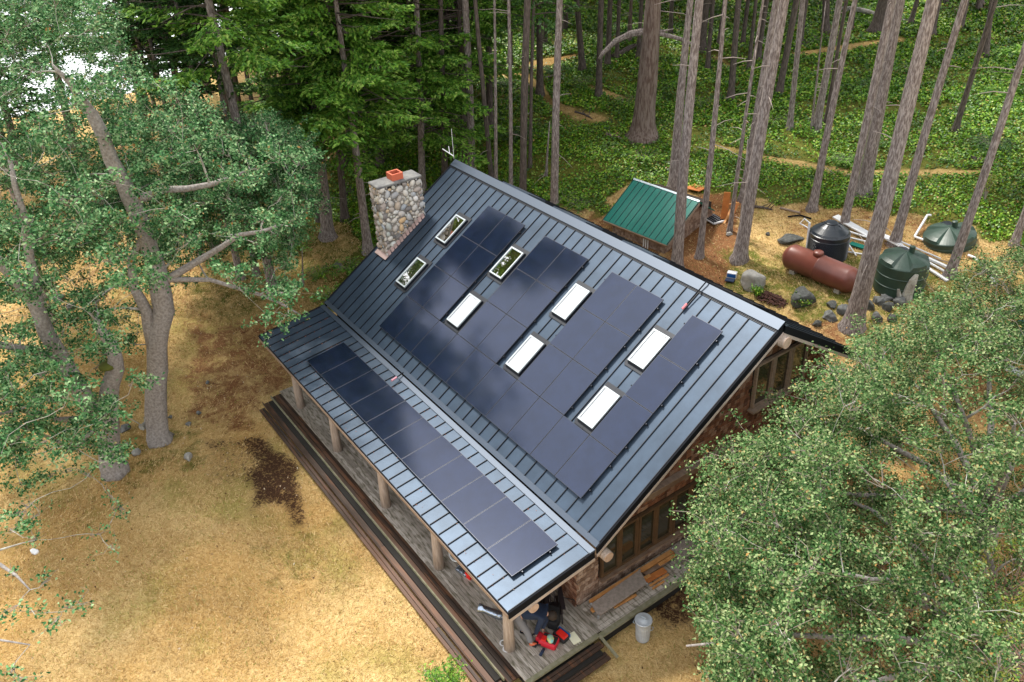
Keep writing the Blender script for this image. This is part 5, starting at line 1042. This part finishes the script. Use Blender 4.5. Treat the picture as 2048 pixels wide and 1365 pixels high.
for i in range(n_): a, b_ = i * 6.283 / n_, (i + 1) * 6.283 / n_; k.add([T0 + (0, 0, .55), T0 + (1.5 * math.cos(a), 1.5 * math.sin(a), 0), T0 + (1.5 * math.cos(b_), 1.5 * math.sin(b_), 0)], [(0, 1, 2)])
k.build('cloth', mat('teal_cloth', (.004, .12, .12), .7), cp); MB().tube([B0, T0 + (0, 0, .6)], .03, 8).build('pole', M['galv'], cp); a_ = zp(2030, 742, T0[2] + .42); MB().box(a_, (.25, .18, .015), ((1, 0, .0), (0, 1, 0), (0, 0, 1))).build('white_patch', M['white'], cp)

# ------------------------------------------------------------------ things on the deck
DZ = -3.4
def dp(px, py, h=0): return zp(px, py, DZ + h)
def trash_can():
    c = G(1285, 1276); s = pxm(c); r = 16.5 / s; h = .74; t = empty('trash_can', c, 'galvanised metal dustbin with its lid on the dry grass beside the deck', 'trash can', rz=.4)
    pr = [(r * .82, 0), (r * .84, .03)]
    for z in (.18, .5): pr += [(r * (.84 + z * .12), z - .02), (r * (.86 + z * .12), z), (r * (.84 + z * .12), z + .02)]
    pr += [(r * .95, h - .03), (r * .98, h)]; n = 40; b = MB(); V = []; F = []
    for (rr, hh) in pr:
        for k in range(n): a = 2 * math.pi * k / n; q = rr * (1 + (.02 if k % 2 else -.012) * (.05 < hh < h - .05)); V.append((q * math.cos(a), q * math.sin(a), hh))
    for i in range(len(pr) - 1):
        for k in range(n): F.append((i * n + k, i * n + (k + 1) % n, (i + 1) * n + (k + 1) % n, (i + 1) * n + k))
    b.add(V, F); b.build('body', M['galv'], t, world=False)
    MB().lathe((0, 0, h), [(r * 1.05, -.03), (r * 1.06, .01), (r * .98, .02), (r * .93, .015), (r * .5, .05), (r * .15, .06), (.01, .06)], 40).build('lid', M['galv'], t, world=False, smooth=True)
    MB().tube([(-.07, 0, h + .05), (-.06, 0, h + .10), (.06, 0, h + .10), (.07, 0, h + .05)], .012, 6).build('lid_handle', M['palemetal'], t, world=False)
    for sg in (-1, 1): MB().tube([(sg * r * .97, -.06, h - .22), (sg * (r + .05), -.05, h - .2), (sg * (r + .05), .05, h - .2), (sg * r * .97, .06, h - .22)], .01, 6).build('handle', M['palemetal'], t, world=False)
trash_can()
# lumber and grey boards on the gable side of the deck
g_ = 'lumber laid out on the deck under the gable windows'
def lumber(a, b_, w_, t_, m, label, h, cat='plank', name='plank'): plank(dp(*a, h), dp(*b_, h), w_, t_, m, label, name, cat, g_)
lumber((1172, 1190), (1395, 1050), .13, .09, 'tanwood', 'longest plank, lying along the foot of the gable wall', .06, 'plank')
lumber((1185, 1218), (1262, 1170), .12, .05, 'tanwood', 'pale plank under the left edge of the nearer grey board', .05)
lumber((1180, 1205), (1282, 1140), .10, .09, 'newwood', 'orange beam carrying the upper side of the nearer grey board', .16)
lumber((1183, 1222), (1300, 1152), .10, .09, 'newwood', 'orange beam carrying the lower side of the nearer grey board', .10)
lumber((1282, 1142), (1345, 1103), .15, .05, 'newwood', 'orange plank bridging the two grey boards, upper one', .14)
lumber((1290, 1150), (1330, 1125), .12, .05, 'beam', 'dark brown plank bridging the two grey boards', .12)
lumber((1318, 1130), (1354, 1108), .09, .05, 'newwood', 'bright orange plank touching the farther grey board', .16)
lumber((1290, 1163), (1330, 1140), .19, .05, 'orangewood', 'wide bright orange plank in the middle of the lumber', .10)
lumber((1300, 1172), (1337, 1149), .06, .04, 'newwood', 'thin orange batten below the wide orange plank', .06)
lumber((1305, 1178), (1328, 1163), .05, .04, 'newwood', 'shortest orange batten nearest to the mossy deck edge', .05)
lumber((1228, 1215), (1272, 1190), .07, .05, 'newwood', 'orange plank showing below the nearer grey board', .08)
lumber((1395, 1090), (1420, 1074), .08, .05, 'newwood', 'orange plank end showing below the farther grey board', .08)
def board(pts, h, label):
    P = [dp(*p, h) for p in pts]; c = sum(P) / 4; t = empty('table_top', c, label, 'board', 'grey weathered boards resting on the lumber'); MB().prism(P, (0, 0, -.03)).build('top', M['greyboard'], t)
    for q in (0, 1): a, b_ = P[q * 2], P[(q * 2 + 1)]; 
    for p in (P[0], P[3]) if len(pts) else (): MB().lathe(p + (0, 0, -.06), [(.035, 0), (.035, .07), (.02, .08)], 10).build('bolt', M['alu'], t)
    for p in (P[1], P[2]): MB().lathe(p + (0, 0, -.06), [(.03, 0), (.03, .065), (.02, .07)], 10).build('bolt', M['alu'], t)
board([(1182, 1208), (1279, 1140), (1294, 1167), (1197, 1233)], .26, 'nearer grey board, the one closest to the open corner of the deck')
board([(1345, 1097), (1405, 1058), (1422, 1084), (1359, 1122)], .26, 'farther grey board, the one reaching under the oak leaves')
# person bending over
def skin_body(name, pts, edges, rad, m, parent, sub=2, root=0):
    me = bpy.data.meshes.new(name); me.from_pydata([tuple(p) for p in pts], edges, []); o = bpy.data.objects.new(name, me); col.objects.link(o); o.parent = parent; me.materials.append(M[m])
    md = o.modifiers.new('skin', 'SKIN'); md.use_smooth_shade = True
    for v, r in zip(me.skin_vertices[0].data, rad): v.radius = (r, r) if np.isscalar(r) else r
    me.skin_vertices[0].data[root].use_root = True; s_ = o.modifiers.new('sub', 'SUBSURF'); s_.levels = sub; s_.render_levels = sub; return o
FT = dp(1062, 1291); FL = dp(1044, 1266)
hip = near_vertical(1037, 1232, (FT + FL) / 2 + (0, 0, 0)); hip[2] = DZ + .92; hip = zp(1036, 1229, DZ + .90)
pr_ = empty('person', (FT + FL) / 2, 'person in a navy sweater and grey trousers bending over beside the corner post', 'person')
o0 = np.array(pr_.location); K = lambda p: np.array(p, float) - o0
sh_ = zp(1086, 1226, DZ + 1.0); sp_ = hip * .55 + sh_ * .45 + (0, 0, .10); fwd = sh_ - hip; fwd[2] = 0; fwd /= np.linalg.norm(fwd); lat = np.array([-fwd[1], fwd[0], 0.])
hL, hR = hip + lat * .10 - (0, 0, .04), hip - lat * .10 - (0, 0, .04); kL = (hL + FL) / 2 + fwd * .10; kR = (hR + FT) / 2 + fwd * .08
sL, sR_ = sh_ + lat * .19, sh_ - lat * .19; hand = dp(1072, 1272, .22); eR = (sR_ + hand) / 2 + (0.02, -.05, .06); hand2 = dp(1085, 1262, .3); eL = (sL + hand2) / 2 + fwd * .1
neck = sh_ + fwd * .10 - (0, 0, .03); head = sh_ + fwd * .24 - (0, 0, .12); toe = fwd * .14
P = [hip, sp_, sh_, neck, head, sL, eL, hand2, sR_, eR, hand, hL, kL, FL + (0, 0, .08), FL + toe * .8 + (0, 0, .03), hR, kR, FT + (0, 0, .08), FT + toe * .8 + (0, 0, .03), head + fwd * .06 - (0, 0, .10)]
skin_body('body', [K(p) for p in P], [(0, 1), (1, 2), (2, 3), (3, 4), (4, 19), (2, 5), (5, 6), (6, 7), (2, 8), (8, 9), (9, 10), (0, 11), (11, 12), (12, 13), (13, 14), (0, 15), (15, 16), (16, 17), (17, 18)], [.12, .12, .12, .055, .095, .055, .04, .028, .055, .04, .028, .085, .06, .04, .035, .085, .06, .04, .035, .07], 'skin', pr_)
skin_body('trousers', [K(p) for p in (hip + fwd * .05, hip - fwd * .05, hL, kL, FL + (0, 0, .10), hR, kR, FT + (0, 0, .10))], [(0, 1), (1, 2), (2, 3), (3, 4), (1, 5), (5, 6), (6, 7)], [.17, .185, .13, .10, .085, .13, .10, .085], 'greycloth', pr_, root=1)
skin_body('sweater', [K(p) for p in (hip + fwd * .06 + (0, 0, .02), sp_, sh_, sL, eL, hand2 + (0, 0, .08), sR_, eR, hand + (0, 0, .08), neck)], [(0, 1), (1, 2), (2, 3), (3, 4), (4, 5), (2, 6), (6, 7), (7, 8), (2, 9)], [.19, .215, .20, .11, .08, .06, .11, .08, .06, .10], 'navy', pr_)
hr = MB().lathe(K(head) - fwd * .0 + (0, 0, .03), [(.03, -.14), (.10, -.10), (.135, 0), (.12, .07), (.06, .12), (.01, .13)], 16, -fwd * .5 + np.array([0, 0, 1.])); hr.build('hair', M['hair'], pr_, smooth=True, world=False)
for q, f_ in ((FL, 'black'), (FT, 'orangeshoe')):
    a = math.atan2(fwd[1], fwd[0]); s_ = skin_body('shoe', [K(q + (0, 0, .05)) - fwd * .06, K(q + (0, 0, .05)) + fwd * .05, K(q + (0, 0, .04)) + fwd * .17], [(0, 1), (1, 2)], [.055, .055, .045], f_, pr_)
for hnd in (hand, hand2):      # fingers
    for f_ in range(5):
        a = (f_ - 2) * .011; d = np.array([0, 0, -1.]) * .075 + fwd * (.02 if f_ else .05); b0 = K(hnd) + lat * a * (1.2 if f_ else -3) - (0, 0, .02)
        skin_body('finger', [b0, b0 + d * .55, b0 + d * (.95 if f_ else .7) + fwd * .01], [(0, 1), (1, 2)], [.010, .009, .007], 'skin', pr_, 1)
# bags
def bag(px, py, label, m, w_, l_, h_, rz, name='backpack', parts=()):
    c = dp(px, py); t = empty(name, c, label, 'bag', None, rz); b = MB(); 
    pr = [(-.5, -.5), (.5, -.5), (.5, .5), (-.5, .5)]
    o = MB().box((0, 0, h_ * .5), (w_ / 2, l_ / 2, h_ / 2)).build('body', M[m], t, world=False, bevel=min(w_, h_) * .3); o.modifiers['bevel'].segments = 4
    for nm, mm, c_, e_ in parts: q = MB().box(c_, e_).build(nm, M[mm], t, world=False, bevel=min(e_) * .5)
    return t
bk = bag(1108, 1248, 'black backpack standing on the deck behind the red bag', 'blackcloth', .34, .30, .50, .6, parts=[('front_pocket', 'blackcloth', (.02, -.19, .2), (.13, .06, .15)), ('lid', 'blackcloth', (0, .02, .51), (.15, .13, .05))])
for pts in ([(-.15, .1, .45), (-.35, .3, .25), (-.55, .2, .02)], [(.1, .15, .5), (.1, .45, .6), (.35, .7, .3), (.45, .75, .02)]): MB().tube(pts, .014, 6).build('strap', M['blackcloth'], bk, world=False)
rb = bag(1098, 1288, 'open red rucksack full of gear lying on the deck', 'red', .36, .50, .22, R(-62), parts=[('side_panel', 'blackcloth', (.0, .03, .225), (.12, .20, .02)), ('flap', 'brightred', (.06, -.1, .235), (.08, .07, .025)), ('pocket', 'red', (-.02, -.30, .1), (.12, .06, .09)), ('harness', 'blackcloth', (.12, -.32, .03), (.15, .06, .03))])
for pts in ([(-.15, -.2, .03), (-.1, -.5, .02), (.1, -.55, .02)], [(.19, -.15, .1), (.25, -.4, .03)]): MB().tube(pts, .02, 6).build('strap', M['blackcloth'], rb, world=False)
c = dp(1101, 1279, .27); cy = MB().lathe((0, 0, 0), [(.04, -.04), (.11, -.02), (.12, .04), (.07, .08), (.02, .09)], 9); o = cy.build('pouch', M['cyan'], smooth=True); o.location = Vector(c); o.scale = (1.2, .8, 1); o.rotation_euler.z = -.5; tag(o, 'cyan and yellow pouch lying on top of the open red rucksack', 'pouch')
bb_ = bag(1122, 1276, 'blue case filled with bright red cloth beside the red rucksack', 'blackcloth', .26, .42, .16, R(-82), 'tool_bag', [('side_panel', 'blue', (-.145, 0, .11), (.02, .2, .06)), ('red_filling', 'brightred', (0, .04, .18), (.09, .15, .045))])
c = dp(1148, 1278); o = MB().box((0, 0, .03), (.17, .115, .03)).build('cream_box', M['cream'], bevel=.008); o.location = Vector(c); o.rotation_euler.z = R(-6); tag(o, 'pale cream flat box on the deck near the corner steps', 'box')
c = dp(1088, 1300); o = MB().tube([(0, 0, .04), (.1, -.2, .04)], .04, 12).build('bottle', M['navy'], smooth=True); o.location = Vector(c); tag(o, 'navy bottle lying at the foot of the red rucksack', 'bottle')
for px, py, lb in ((1013, 1301, 'round white dish right in front of the corner post'), (1007, 1289, 'white cup tucked against the outer side of the corner post')):
    c = dp(px, py, -.03 if px > 1010 else -.05); t = empty('dish', c, lb, 'dish'); MB().lathe((0, 0, 0), [(.07, 0), (.10, .05), (.105, .06), (.09, .055), (.02, .03)], 20).build('bowl', M['white'], t, world=False, smooth=True)
# coil of pale hose, red case, foil roll, chair
c = dp(912, 1124, .05); hc = empty('hose_coil', c, 'coil of pale grey hose standing behind the fourth porch post', 'hose')
P = []
for i in range(90): a = i / 90 * 6.283 * 4; P.append((.24 * math.cos(a), .06 * math.sin(i * .21) + i * .002 - .1, .28 + .24 * math.sin(a)))
MB().tube(P, .032, 7).build('hose', M['pipegrey'], hc, world=False, smooth=True); hc.rotation_euler.z = R(35); hc.rotation_euler.x = R(-35)
c = dp(945, 1150); o = MB().box((0, 0, .1), (.10, .20, .1)).tube([(0, -.1, .2), (0, 0, .27), (0, .1, .2)], .015, 6).build('red_case', M['brightred'], bevel=.02); o.location = Vector(c); o.rotation_euler.z = .2; tag(o, 'small bright red case with a handle on the porch', 'case')
c = dp(928, 1143, .02); o = MB().box((0, 0, .05), (.22, .15, .05), ((1, .2, 0), (-.2, 1, 0), (0, 0, 1))).build('paper_bag', M['foil'], bevel=.03); o.location = Vector(c); tag(o, 'crumpled shiny bag between the hose coil and the red case', 'bag')
a, b_ = zp(957, 1216, DZ + .45), zp(1012, 1235, DZ + .25); c = (a + b_) / 2; o = MB().tube([a - c, (a - c) * .6 + (0, 0, .02), (b_ - c) * .5, b_ - c], [.13, .10, .12, .10], 14, wob=.12).build('foil_roll', M['foil'], smooth=True); o.location = Vector(c); tag(o, 'shiny silver and blue insulation roll poking out past the corner post', 'roll')
def adirondack(px, py, rz, label):
    c = dp(px, py); t = empty('deck_chair', c, label, 'chair', 'dark wooden deck chairs on the porch', rz)
    for i in range(6): x = -.27 + i * .108; MB().bar((x, -.02, .32), (x * 1.15, .45, 1.02 - abs(i - 2.5) * .04), .095, .02, (1, 0, 0)).build('back_slat', M['darkwood'], t, world=False)
    for i in range(5): MB().bar((-.28, -.45 + i * .105, .40 - i * .02), (.28, -.45 + i * .105, .40 - i * .02), .09, .02).build('seat_slat', M['darkwood'], t, world=False)
    for sx in (-1, 1):
        MB().bar((sx * .34, -.50, .60), (sx * .34, .28, .60), .12, .025).build('armrest', M['darkwood'], t, world=False); MB().bar((sx * .30, -.46, 0), (sx * .30, -.46, .59), .09, .03, (1, 0, 0)).build('leg', M['darkwood'], t, world=False); MB().bar((sx * .28, .45, .03), (sx * .28, -.46, .38), .11, .03).build('leg', M['darkwood'], t, world=False)
    return t
adirondack(1098, 1222, R(60), 'dark wooden slatted deck chair on the porch behind the person'); adirondack(1072, 1208, R(50), 'dark deck chair deeper under the porch roof beside the log end')
# leafy saplings in the foreground and twiggy evergreen branch at the lower right
def sapling(px, py, label, m, n, h, rad, leaf=.12, asp=.4, name='sapling', kind=0):
    B = G(px, py); root = empty(name, B, label, 'shrub'); C = []; Nn = []; b = MB()
    for i in range(n):
        a = random.uniform(0, 6.28); rr = rad * random.uniform(.3, 1); top = B + (rr * math.cos(a), rr * math.sin(a), h * random.uniform(.5, 1)); P = curve(B + (0, 0, .05), top, 5, .1, .1); b.tube(P, np.linspace(.02, .004, 6), 4, False)
        k = 34; t_ = .35 + .65 * rng.random(k); idx = np.clip((t_ * 5).astype(int), 0, 4); Pn = np.array(P); c = Pn[idx] + (Pn[idx + 1] - Pn[idx]) * (t_ * 5 - idx)[:, None] + rng.normal(0, .07, (k, 3)); C.append(c); Nn.append(np.tile([0, 0, .7], (k, 1)))
    b.build('stems', M['twig'], root); C = np.concatenate(C); V, F = leaf_cards(C, rng.uniform(leaf * .7, leaf * 1.2, len(C)), np.concatenate(Nn), asp, .12, .7); link('foliage', npmesh('foliage', V, F), M[m], root); return root
sapling(895, 1392, 'leafy green sapling poking in at the bottom edge beside the steps', 'needle', 26, 1.5, .6)
sapling(1968, 405, 'pale yellow green shrub tip beside the tilted tank', 'needleyel', 7, 1.6, .25, name='shrub')
sapling(1312, 552, 'small green shrub on the path just behind the roof ridge', 'needle', 10, .5, .3, name='shrub')
sapling(1600, 612, 'green fern tuft beside the dark boulder', 'ivy', 10, .5, .35, name='shrub'); sapling(1514, 592, 'bright green tuft at the foot of the pointed boulder', 'ivy', 10, .4, .3, name='shrub')
for i, (px, py, hh, rd) in enumerate([(2010, 1190, 4.5, 1.15), (2060, 1330, 4.6, 1.4)]):
    c = zp(px + 25, py, HZ + hh); Bq_ = np.array([c[0], c[1], terr(c[0], c[1])]); root = empty('shrub', Bq_, ['yellow green twiggy evergreen at the right edge, upper bush', 'reddish twiggy evergreen at the right edge, lower bush'][i], 'shrub'); b = MB(); b.tube([Bq_, (Bq_ + c) / 2 + (.1, 0, 0), c], [.07, .05, .02], 6); C = []
    for q in range(70):
        u = rng.normal(size=3); u[2] = abs(u[2]) * .6 - .1; u /= np.linalg.norm(u); tp = c + u * rd * random.uniform(.6, 1.1); P = curve(c - (0, 0, random.uniform(.1, .9)), tp, 4, .1, .15); b.tube(P, np.linspace(.014, .004, 5), 4, False); C.append(tp + rng.normal(0, .10, (26, 3)))
    b.build('stems', mat('pink_twig', (.42, .27, .22), .8), root); C = np.concatenate(C); V, F = leaf_cards(C, rng.uniform(.07, .13, len(C)), np.tile([0, 0, .8], (len(C), 1)), .35, .1, .7); link('foliage', npmesh('foliage', V, F), M['needleyel'], root)

# ------------------------------------------------------------------ litter, logs and ferns
def litter():
    P, q = visible_ground(60000, -30, 24, -17, 26); x, y = P[:, 0], P[:, 1]; r, g, b = zone_masks(x, y)
    k = rng.random(len(x)) < (.05 + .55 * (r > .3) + .25 * (b > .3) + .12 * (g > .3) + .12 * (np.hypot(x + 4, y + 8) < 7)); P = P[k] + (0, 0, .03)
    V, F = leaf_cards(P, rng.uniform(.04, .10, len(P)), np.tile([0, 0, 1.], (len(P), 1)), .5, .15, .5)
    o = link('leaf_litter', npmesh('leaf_litter', V, F), ramp_island('litter_leaf', [(0, (.045, .022, .012)), (.5, (.16, .075, .03)), (.85, (.38, .22, .10)), (1, (.62, .55, .42))], .8, .2)); tag(o, 'brown leaf and twig litter scattered over the ground', 'leaf litter', kind='stuff')
    n = 520; xs = XL + 16 * rng.random(n) ** 2.2; ss = rng.uniform(-.6, 1.85, n); kk = 25; seam = np.round((xs - XL) / ((XR - XL) / 35)) * (XR - XL) / 35 + XL + .03; xs = np.where(rng.random(n) < .7, seam, xs)
    C = np.array([PS(a, b, OFF + .012) for a, b in zip(xs, ss)]); V, F = leaf_cards(C, rng.uniform(.02, .05, n), np.tile([0, 0, 1.], (n, 1)), .4, .1, .3)
    o = link('roof_litter', npmesh('roof_litter', V, F), ramp_island('roof_leaf', [(0, (.22, .07, .04)), (.7, (.42, .16, .10)), (1, (.6, .5, .4))], .8, .2)); tag(o, 'reddish oak leaf bits lying along the seams of the porch roof', 'leaf litter', kind='stuff')
litter()
def log(a, b_, r, m, label):
    P, Q = G(*a), G(*b_); P = P + (0, 0, r * .7); Q = Q + (0, 0, r * .7); c = (P + Q) / 2; mb = MB().tube([p - c for p in curve(P, Q, 6, .02, .06)], [r, r * .95, r * .9, r * .8, r * .7, r * .55, r * .35], 8, wob=.15)
    for _ in range(4): p = (P - c) * random.uniform(-.8, .8); mb.tube([p, p + np.array([random.uniform(-.4, .4), random.uniform(-.4, .4), random.uniform(.2, .5)])], [.03, .01], 4)
    o = mb.build('fallen_log', M[m]); o.location = Vector(c); tag(o, label, 'log', 'fallen logs in the forest')
for a, b_, r, m, lb in (((1212, 272), (1245, 283), .12, 'barkred', 'dark broken log in the ivy left of the giant fir foot'), ((1225, 120), (1275, 95), .22, 'barkdark', 'dark mossy log behind the bare limb'), ((1075, 160), (1130, 150), .08, 'twig', 'thin grey log beside the forest path'), ((1600, 95), (1660, 78), .12, 'barkdark', 'dark crooked log on the straw patch in the upper forest'), ((1680, 25), (1790, 35), .2, 'lichen', 'big pale fallen trunk at the top of the picture'), ((1790, 40), (1850, 60), .1, 'lichen', 'pale fallen branch right of the big fallen trunk'), ((1150, 225), (1185, 240), .06, 'barkdark', 'thin dark branch across the lower path bend'), ((1940, 318), (1985, 335), .12, 'barkdark', 'dark root heap log on the right ivy slope'), ((1505, 415), (1545, 422), .07, 'barkdark', 'dark log at the edge of the dry grass behind the propane tank'), ((1340, 60), (1372, 100), .1, 'barkdark', 'dark fallen branch right of the giant fir'), ((285, 860), (308, 840), .14, 'lichen', 'pale short log leaning on the right oak foot'), ((690, 395), (712, 380), .1, 'barkdark', 'short dark log left of the chimney top')): log(a, b_, r, m, lb)
def fern(px, py, s_, m, label):
    B = G(px, py); C = []; Nn = []; b = MB(); root = empty('fern', B, label, 'fern', 'ferns and bushes in the ivy')
    for i in range(13):
        a = i * .483 + random.uniform(-.2, .2); P = [B + (0, 0, .05), B + np.array([math.cos(a) * .4, math.sin(a) * .4, .42]) * s_, B + np.array([math.cos(a) * .95, math.sin(a) * .95, .22]) * s_]; b.tube(P, [.012, .008, .003], 3, False)
        t_ = rng.random(40)[:, None]; c = P[0] * (1 - t_) ** 2 + 2 * P[1] * t_ * (1 - t_) * 1.0 + P[2] * t_ ** 2 + rng.normal(0, .05, (40, 3)) * s_; C.append(c); Nn.append(np.tile([0, 0, 1.], (40, 1)))
    b.build('stems', M['twigbrown'], root); C = np.concatenate(C); V, F = leaf_cards(C, rng.uniform(.10, .2, len(C)) * s_, np.concatenate(Nn), .35, .1, .3); link('fronds', npmesh('fronds', V, F), M[m], root)
for px, py, s_, m, lb in ((1290, 325, 1.3, 'ivy', 'bright sword fern below the giant fir'), (1130, 408, 1.2, 'ivy', 'sword fern beside the straight pale fir behind the ridge'), (1160, 420, 1., 'ivy', 'sword fern right of the pale fir, just above the dry strip'), (1010, 175, 1.1, 'needledark', 'dark bush beside the forest path start'), (1105, 150, 1.3, 'needledark', 'dark bush in the path bend'), (1170, 175, 1.2, 'ivy', 'leafy bush at the foot of the crooked dark trunk'), (1040, 280, 1.4, 'needledark', 'dark bush behind the four poles over the ridge'), (1250, 210, 1.1, 'ivy', 'fern left of the giant fir trunk'), (1400, 215, 1.2, 'ivy', 'fern in the ivy between the paired trunks right of the giant fir'), (1820, 150, 1.3, 'ivy', 'fern high on the right ivy slope'), (1980, 300, 1.2, 'needledark', 'dark bush near the right edge of the ivy slope'), (1545, 250, 1., 'ivy', 'fern below the trunk with the pale scar'), (1690, 330, 1., 'needle', 'light green bush beside the upper grass path'), (665, 600, 1.1, 'needle', 'light green bush at the left verge of the roof'), (700, 545, 1.2, 'needle', 'light green bush below the grey fir left of the chimney'), (590, 500, 1.3, 'needle', 'green bush under the oak branches left of the short pole'), (640, 555, 1.0, 'ivy', 'green bush between the short pole and the grey rock')): fern(px, py, s_, m, lb)
